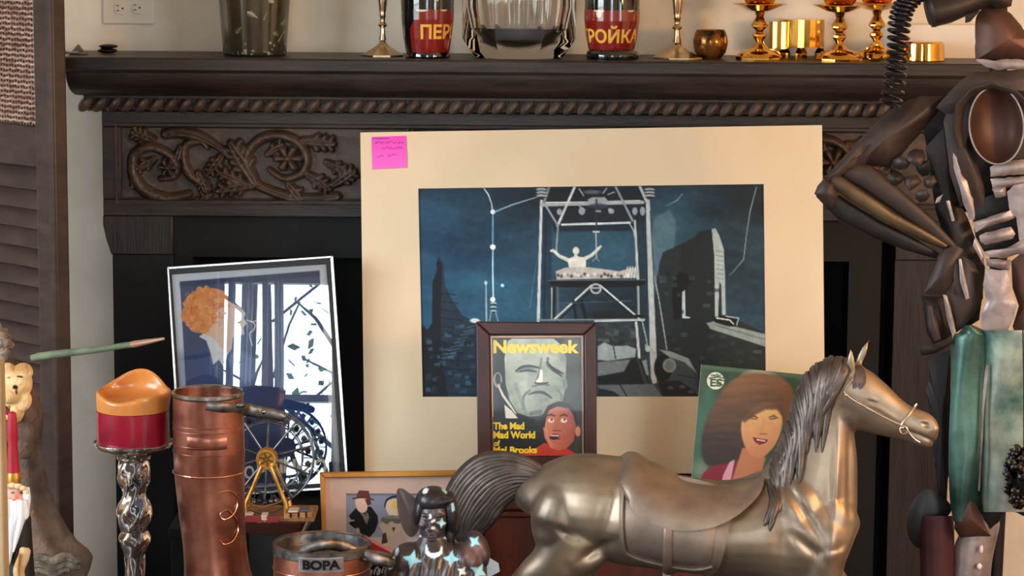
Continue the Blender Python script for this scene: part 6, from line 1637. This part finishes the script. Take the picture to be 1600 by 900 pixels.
# raised arm and coil spring
ktube('upper_arm_tube', [(1452,18,.06),(1480,12,.06),(1530,-6,.04),(1600,-40,.02)], [25,24,20,18], IRON, seg=20)
ktube('arm_cuff', [(1456,17,.062),(1448,19,.062)], [26,20], IRON_B, seg=20)
plate('arm_shard', [(1508,22),(1532,16),(1516,34),(1508,36)], .07, .003, IRON)
m_ = MB(); pts = []; rad = []
axis = smoothpts([(1440,-22),(1428,-6),(1412,12),(1405,40),(1403,80),(1398,120),(1392,165)], 8)
NT = 21; N = NT*16
for k in range(N+1):
    u = k/N; i = u*(len(axis)-1); i0 = min(int(i), len(axis)-2); f = i-i0; x = axis[i0][0]*(1-f)+axis[i0+1][0]*f; y = axis[i0][1]*(1-f)+axis[i0+1][1]*f; a = 2*PI*NT*u
    r_ = 15.5 if u > .12 else 13
    pts.append(K(x+r_*math.cos(a), y+4.2*math.cos(a), .07+r_*sK*math.sin(a)))
obj('coil_spring', m_.tube(pts, 2.9*sK, 8), M('black_coil_steel', (44,40,46), rough=.35, metal=.8), kn)
# neck and shoulder sheets
plate('neck_plate', [(1524,28),(1536,10),(1552,4),(1566,12),(1580,22),(1600,46),(1640,60),(1640,100),(1572,92),(1556,96),(1524,95)], .03, .03, RUSTI, jag=.8)
plate('neck_top', [(1538,-6),(1552,-20),(1584,-10),(1580,10),(1562,14),(1546,8)], .05, .01, IRON_B)
plate('collar_strip', [(1524,93),(1540,92),(1552,96),(1572,92),(1640,96),(1640,112),(1580,108),(1558,110),(1540,104)], .05, .004, IRON_L, jag=.8)
plate('shoulder_plate', [(1462,168),(1478,150),(1500,126),(1522,112),(1545,112),(1600,108),(1640,112),(1640,150),(1585,140),(1545,134),(1512,142),(1490,158),(1478,178)], .06, .012, IRON_B, jag=.6)
plate('chest_plate', [(1440,190),(1468,160),(1500,140),(1540,134),(1640,140),(1640,300),(1565,305),(1540,330),(1500,332),(1474,300),(1452,250)], -.02, .03, IRON)
plate('chest_side', [(1474,190),(1484,160),(1512,146),(1530,142),(1518,170),(1512,210),(1524,245),(1540,300),(1536,325),(1500,322),(1484,270)], .052, .012, IRON_B)
# oval opening with rust coloured bowl
m_ = MB(); rs = []
for u, dz in ((1.,.0),(.97,-.012),(.85,-.028),(.6,-.04),(.3,-.046),(.001,-.047)):
    rs.append([K(1557+42*u*math.cos(a)+2*math.sin(a), 196+60*u*math.sin(a), .078+dz) for a in [2*PI*i/48 for i in range(48)]])
bk_ = [[Vector(p)+Vector((0,.003,0)) for p in r] for r in rs][::-1]
obj('chest_bowl', m_.rings(bk_+rs), RUSTI, kn, angle=60)
obj('bowl_rim', MB().tube([K(1557+42.5*math.cos(a)+2*math.sin(a), 196+60.5*math.sin(a), .079) for a in [2*PI*i/56 for i in range(56)]], 1.5*sK, 6, closed=True), IRON_L, kn)
None and plate('bowl_hood', [(1500,165),(1512,145),(1535,132),(1560,134),(1590,150),(1600,170),(1590,160),(1570,141),(1548,138),(1530,146),(1518,165),(1513,200),(1520,232),(1514,225),(1503,195)], .084, .004, IRON_B)
# ribs and belly
plate('belly_void', [(1516,318),(1560,300),(1590,300),(1596,388),(1540,398),(1524,370)], .03, .002, BLACKW)  # flat black sheet painted as the shade in the gap behind the ribs
for nm, pp_, d, mt in (('rib_band', [(1546,262),(1560,254),(1640,244),(1640,270),(1548,276)], .06, IRON_L), ('rib_band', [(1548,279),(1640,272),(1640,290),(1552,296)], .058, IRON_L),
    ('rib_tab', [(1549,296),(1554,292),(1571,290),(1573,307),(1556,310)], .068, IRON_L), ('rib_band', [(1519,348),(1548,338),(1581,327),(1585,341),(1552,352),(1524,363)], .07, IRON_L),
    ('rib_band', [(1530,369),(1540,364),(1580,354),(1587,365),(1583,373),(1540,382),(1532,378)], .072, IRON_L), ('flank_plate', [(1574,300),(1584,290),(1640,278),(1640,400),(1598,392),(1592,372),(1588,340),(1578,332)], .07, IRON_L),
    ('waist_band', [(1536,394),(1550,390),(1572,388),(1590,378),(1640,360),(1640,392),(1590,398),(1566,404),(1546,402)], .074, IRON_L), ('waist_band', [(1540,403),(1560,405),(1580,406),(1578,422),(1560,419),(1542,415)], .078, IRON_L),
    ('spine_plate', [(1539,420),(1556,422),(1572,422),(1579,440),(1580,458),(1589,478),(1584,500),(1574,519),(1545,519),(1534,514),(1532,494),(1542,472),(1536,446)], .08, IRON_L)):
    plate(nm, pp_, d, .006, mt, jag=.9)
plate('hip_plate', [(1580,408),(1600,392),(1640,380),(1640,540),(1590,530),(1582,510),(1592,478),(1582,450)], .06, .012, RUSTI)
plate('side_strip', [(1489,238),(1494,246),(1502,272),(1510,282),(1521,312),(1523,344),(1514,344),(1505,315),(1497,285),(1490,262)], .074, .003, IRON_L, jag=.8)
plate('side_tab', [(1478,314),(1484,313),(1492,345),(1487,346)], .07, .002, IRON_L)
plate('side_strip', [(1523,372),(1532,386),(1538,400),(1536,414),(1528,398),(1520,384)], .07, .003, IRON_L)
plate('flank_sheet', [(1446,230),(1474,200),(1490,300),(1512,340),(1530,390),(1540,420),(1534,470),(1530,500),(1506,515),(1488,470),(1478,380),(1462,330)], .035, .012, IRON)
# bent arm on the left
plate('arm_back_sheet', [(1284,282),(1330,232),(1376,184),(1404,162),(1440,150),(1476,150),(1470,170),(1440,205),(1408,245),(1392,262),(1350,258),(1310,290)], .035, .03, IRON_B, jag=.8)
plate('arm_fold', [(1288,284),(1340,228),(1351,222),(1346,240),(1340,246),(1334,262),(1322,270),(1300,282)], .07, .006, IRON_B, jag=.8)
ktube('forearm_plate', [(1322,268,.05),(1352,276,.055),(1400,312,.06),(1450,352,.06),(1490,388,.055)], [17,20,17,13,7], IRON_B, flat=.5, upv=(0,0,1))
ktube('forearm_plate', [(1300,280,.065),(1340,306,.07),(1390,340,.07),(1440,366,.066),(1478,386,.06)], [12,11,10,9,5], M('bronze_tinted_iron', (104,86,60), rough=.42, metal=.6, rgb2=(46,38,36), vscale=10), flat=.55, upv=(0,0,1))
ktube('forearm_plate', [(1283,298,.045),(1320,330,.05),(1370,358,.05),(1420,380,.05),(1465,400,.048)], [12,17,15,12,5], IRON, flat=.5, upv=(0,0,1))
plate('elbow_cap', [(1272,302),(1278,290),(1288,278),(1304,284),(1310,304),(1300,326),(1286,318)], .066, .012, IRON_B, jag=.7)
rk = random.Random(15)
for (x, y, r_) in ((1408,256,13),(1432,245,15),(1444,262,14),(1402,278,12),(1424,284,14),(1452,284,12),(1440,306,12)):
    pts = [(x+r_*rk.uniform(.75, 1.15)*math.cos(a), y+r_*rk.uniform(.75, 1.15)*math.sin(a)) for a in [2*PI*i/7 for i in range(7)]]
    plate('scrap_piece', pts, .05+rk.uniform(0, .02), .008, rk.choice([IRON_B, IRON, IRON_B]), slope=(rk.uniform(-.0006, .0006), rk.uniform(-.0006, .0006)))
plate('scrap_piece', [(1464,309),(1474,303),(1468,316),(1461,318)], .08, .002, IRON_L)
# hanging gauntlet strips
plate('gauntlet_strip', [(1476,390),(1492,383),(1506,390),(1500,410),(1490,440),(1478,461),(1460,462),(1444,458),(1455,430),(1466,405)], .075, .012, IRON_B)
plate('gauntlet_strip', [(1440,462),(1462,464),(1474,462),(1484,490),(1490,520),(1478,530),(1458,538),(1448,520),(1444,490)], .06, .014, IRON)
plate('gauntlet_edge', [(1473,460),(1479,461),(1486,482),(1494,521),(1487,523),(1480,500)], .088, .003, IRON_L)
plate('gauntlet_strip', [(1448,478),(1456,476),(1466,505),(1470,530),(1460,534),(1450,510)], .078, .006, IRON_L if False else IRON_B)
plate('gauntlet_edge', [(1498,405),(1502,404),(1510,440),(1515,466),(1509,468),(1500,440)], .088, .003, IRON_L)
plate('gauntlet_strip', [(1488,405),(1498,402),(1506,440),(1510,468),(1496,462),(1490,440)], .08, .004, IRON_B)
plate('hip_sheet', [(1504,400),(1522,410),(1536,440),(1536,466),(1522,492),(1505,512),(1494,520),(1484,470),(1490,430)], .05, .01, IRON_B)
plate('gauntlet_cuff', [(1436,545),(1444,538),(1464,542),(1488,528),(1490,536),(1462,552),(1440,556)], .07, .005, IRON)
# verdigris thigh guard
def vcurve(name, rows, d, depth, mat, x0d=0., ripple=0.):
    """rows: (y, xl, xr); a sheet bent round like part of a cylinder"""
    F = []; B = []
    rows = [tuple(r) for r in smoothpts(rows, 4)]
    for y, a, b in rows:
        f = []; bb = []
        for i in range(25):
            u = i/24; ang = PI*(u-.5)*.94; x = (a+b)/2+(b-a)/2*math.sin(ang)/math.sin(PI*.47); dd = d+depth*math.cos(ang)+ripple*math.sin(u*9+y*.03)
            f.append(K(x, y, dd)); bb.append(K(x, y, dd-.004))
        F.append(f+bb[::-1])
    return obj(name, MB().rings(F), mat, kn, angle=50)
vcurve('thigh_guard', [(508,1508,1520),(520,1498,1546),(530,1488,1552),(600,1486,1546),(700,1482,1540),(780,1484,1532),(815,1490,1520)], .055, .03, VERD, ripple=.002)
vcurve('thigh_guard', [(516,1530,1640),(530,1534,1650),(600,1538,1655),(640,1537,1655),(700,1535,1650),(760,1533,1640),(800,1534,1620)], .06, .045, VERD_L, ripple=.003)
plate('fold_edge', [(1540,572),(1545,570),(1541,600),(1537,660),(1534,720),(1531,768),(1528,766),(1532,700),(1534,640),(1537,600)], .092, .002, IRON_L)
None and plate('stitched_seam', [(1536,668),(1552,672),(1566,664),(1574,656),(1566,674),(1556,684),(1544,698),(1538,712),(1535,700),(1548,684)], .112, .002, IRON_L)
ktube('hood_strap', [(1503,232,.07),(1496,200,.076),(1500,165,.08),(1520,142,.082),(1550,133,.082),(1585,145,.08),(1604,165,.08)], [6,9,10,9,8,8,8], IRON_B, flat=.35, upv=(0,0,1))
plate('dark_skirt', [(1500,745),(1535,748),(1640,740),(1640,800),(1598,806),(1580,798),(1565,796),(1560,815),(1548,828),(1530,800),(1512,770)], .05, .01, BLACKW, jag=1.)
plate('rear_tasset', [(1450,565),(1456,556),(1484,545),(1486,640),(1484,720),(1478,790),(1468,800),(1462,740),(1452,640),(1446,610),(1452,590)], .02, .01, IRON, jag=1.)
plate('knee_disc', [(1448,764),(1436,772),(1424,788),(1417,815),(1419,838),(1428,852),(1437,857),(1440,840),(1480,808),(1486,790),(1470,775)], .03, .01, BLACKW, sm=3)
plate('knee_shell', [(1512,766),(1520,772),(1530,796),(1540,822),(1549,838),(1530,838),(1500,840),(1491,826),(1492,806),(1502,785)], .07, .02, RUSTI)
vcurve('shin_guard', [(806,1440,1490),(830,1437,1491),(900,1438,1492),(1000,1440,1494),(1150,1444,1500),(1205,1446,1504)], .03, .03, M('maroon_stained_iron', (92,46,52), rough=.45, metal=.4, rgb2=(48,28,34), vscale=8))
vcurve('shin_guard', [(800,1545,1560),(820,1510,1562),(850,1492,1556),(880,1490,1550),(920,1488,1548),(1050,1492,1550),(1200,1498,1556)], .02, .03, IRON_L)
obj('shin_hole_blobs', MB().ball(K(1533, 858, .058), (3.2*sK, .004, 6.5*sK), 12, 8).ball(K(1530, 885, .056), (4.5*sK, .004, 5*sK), 12, 8), M('hole_white', (232,228,224), rough=.3), kn, weld=0)  # white blobs standing in for the bright oval holes in the shin
plate('base_plate', [(1420,1195),(1640,1195),(1640,1210),(1420,1210)], .06, .0, IRON)
zf_ = 0.0
obj('foot_base', MB().box(K(1420,900).x, K(1660,900).x, YK-.12, YK+.12, 0, K(1500, 1190).z), IRON, kn, bevel=.003)
ktube('inner_post', [(1560,-20,-.02),(1560,200,-.02),(1560,520,-.02),(1560,800,-.02),(1540,1190,-.02)], [14,14,14,12,12], IRON)
ktube('inner_post', [(1470,800,0),(1470,1190,0)], [10,10], IRON)
# glossy black clustered ornament
t = thing('black_bead_cluster', 'shiny black clustered bead ornament hanging at the right edge of the knight', 'ornament', tuple(K(1592, 690, .16)))
m_ = MB(); ro = random.Random(3)
m_.ball(K(1602, 745, .15), (26*sK, .03, 48*sK), 14, 12)
for k in range(150):
    a = ro.uniform(0, 6.28); b_ = ro.uniform(-1.2, 1.2); x = 1602+30*math.cos(b_)*math.sin(a); y = 745+50*math.sin(b_)
    m_.ball(K(x, y, .15+.035*math.cos(a)*math.cos(b_)), ro.uniform(4, 7.5)*sK, 8, 6)
obj('beads', m_, M('jet_black_bead', (8,8,9), rough=.06, coat=1.), t, weld=0, angle=20)
m_ = MB()
for (x, y) in ((1585,1180),):
    pass
ktube('hanger', [(1598,500,.14),(1600,600,.16),(1600,700,.17)], [1.2,1.2,1.2], IRON, par=t)
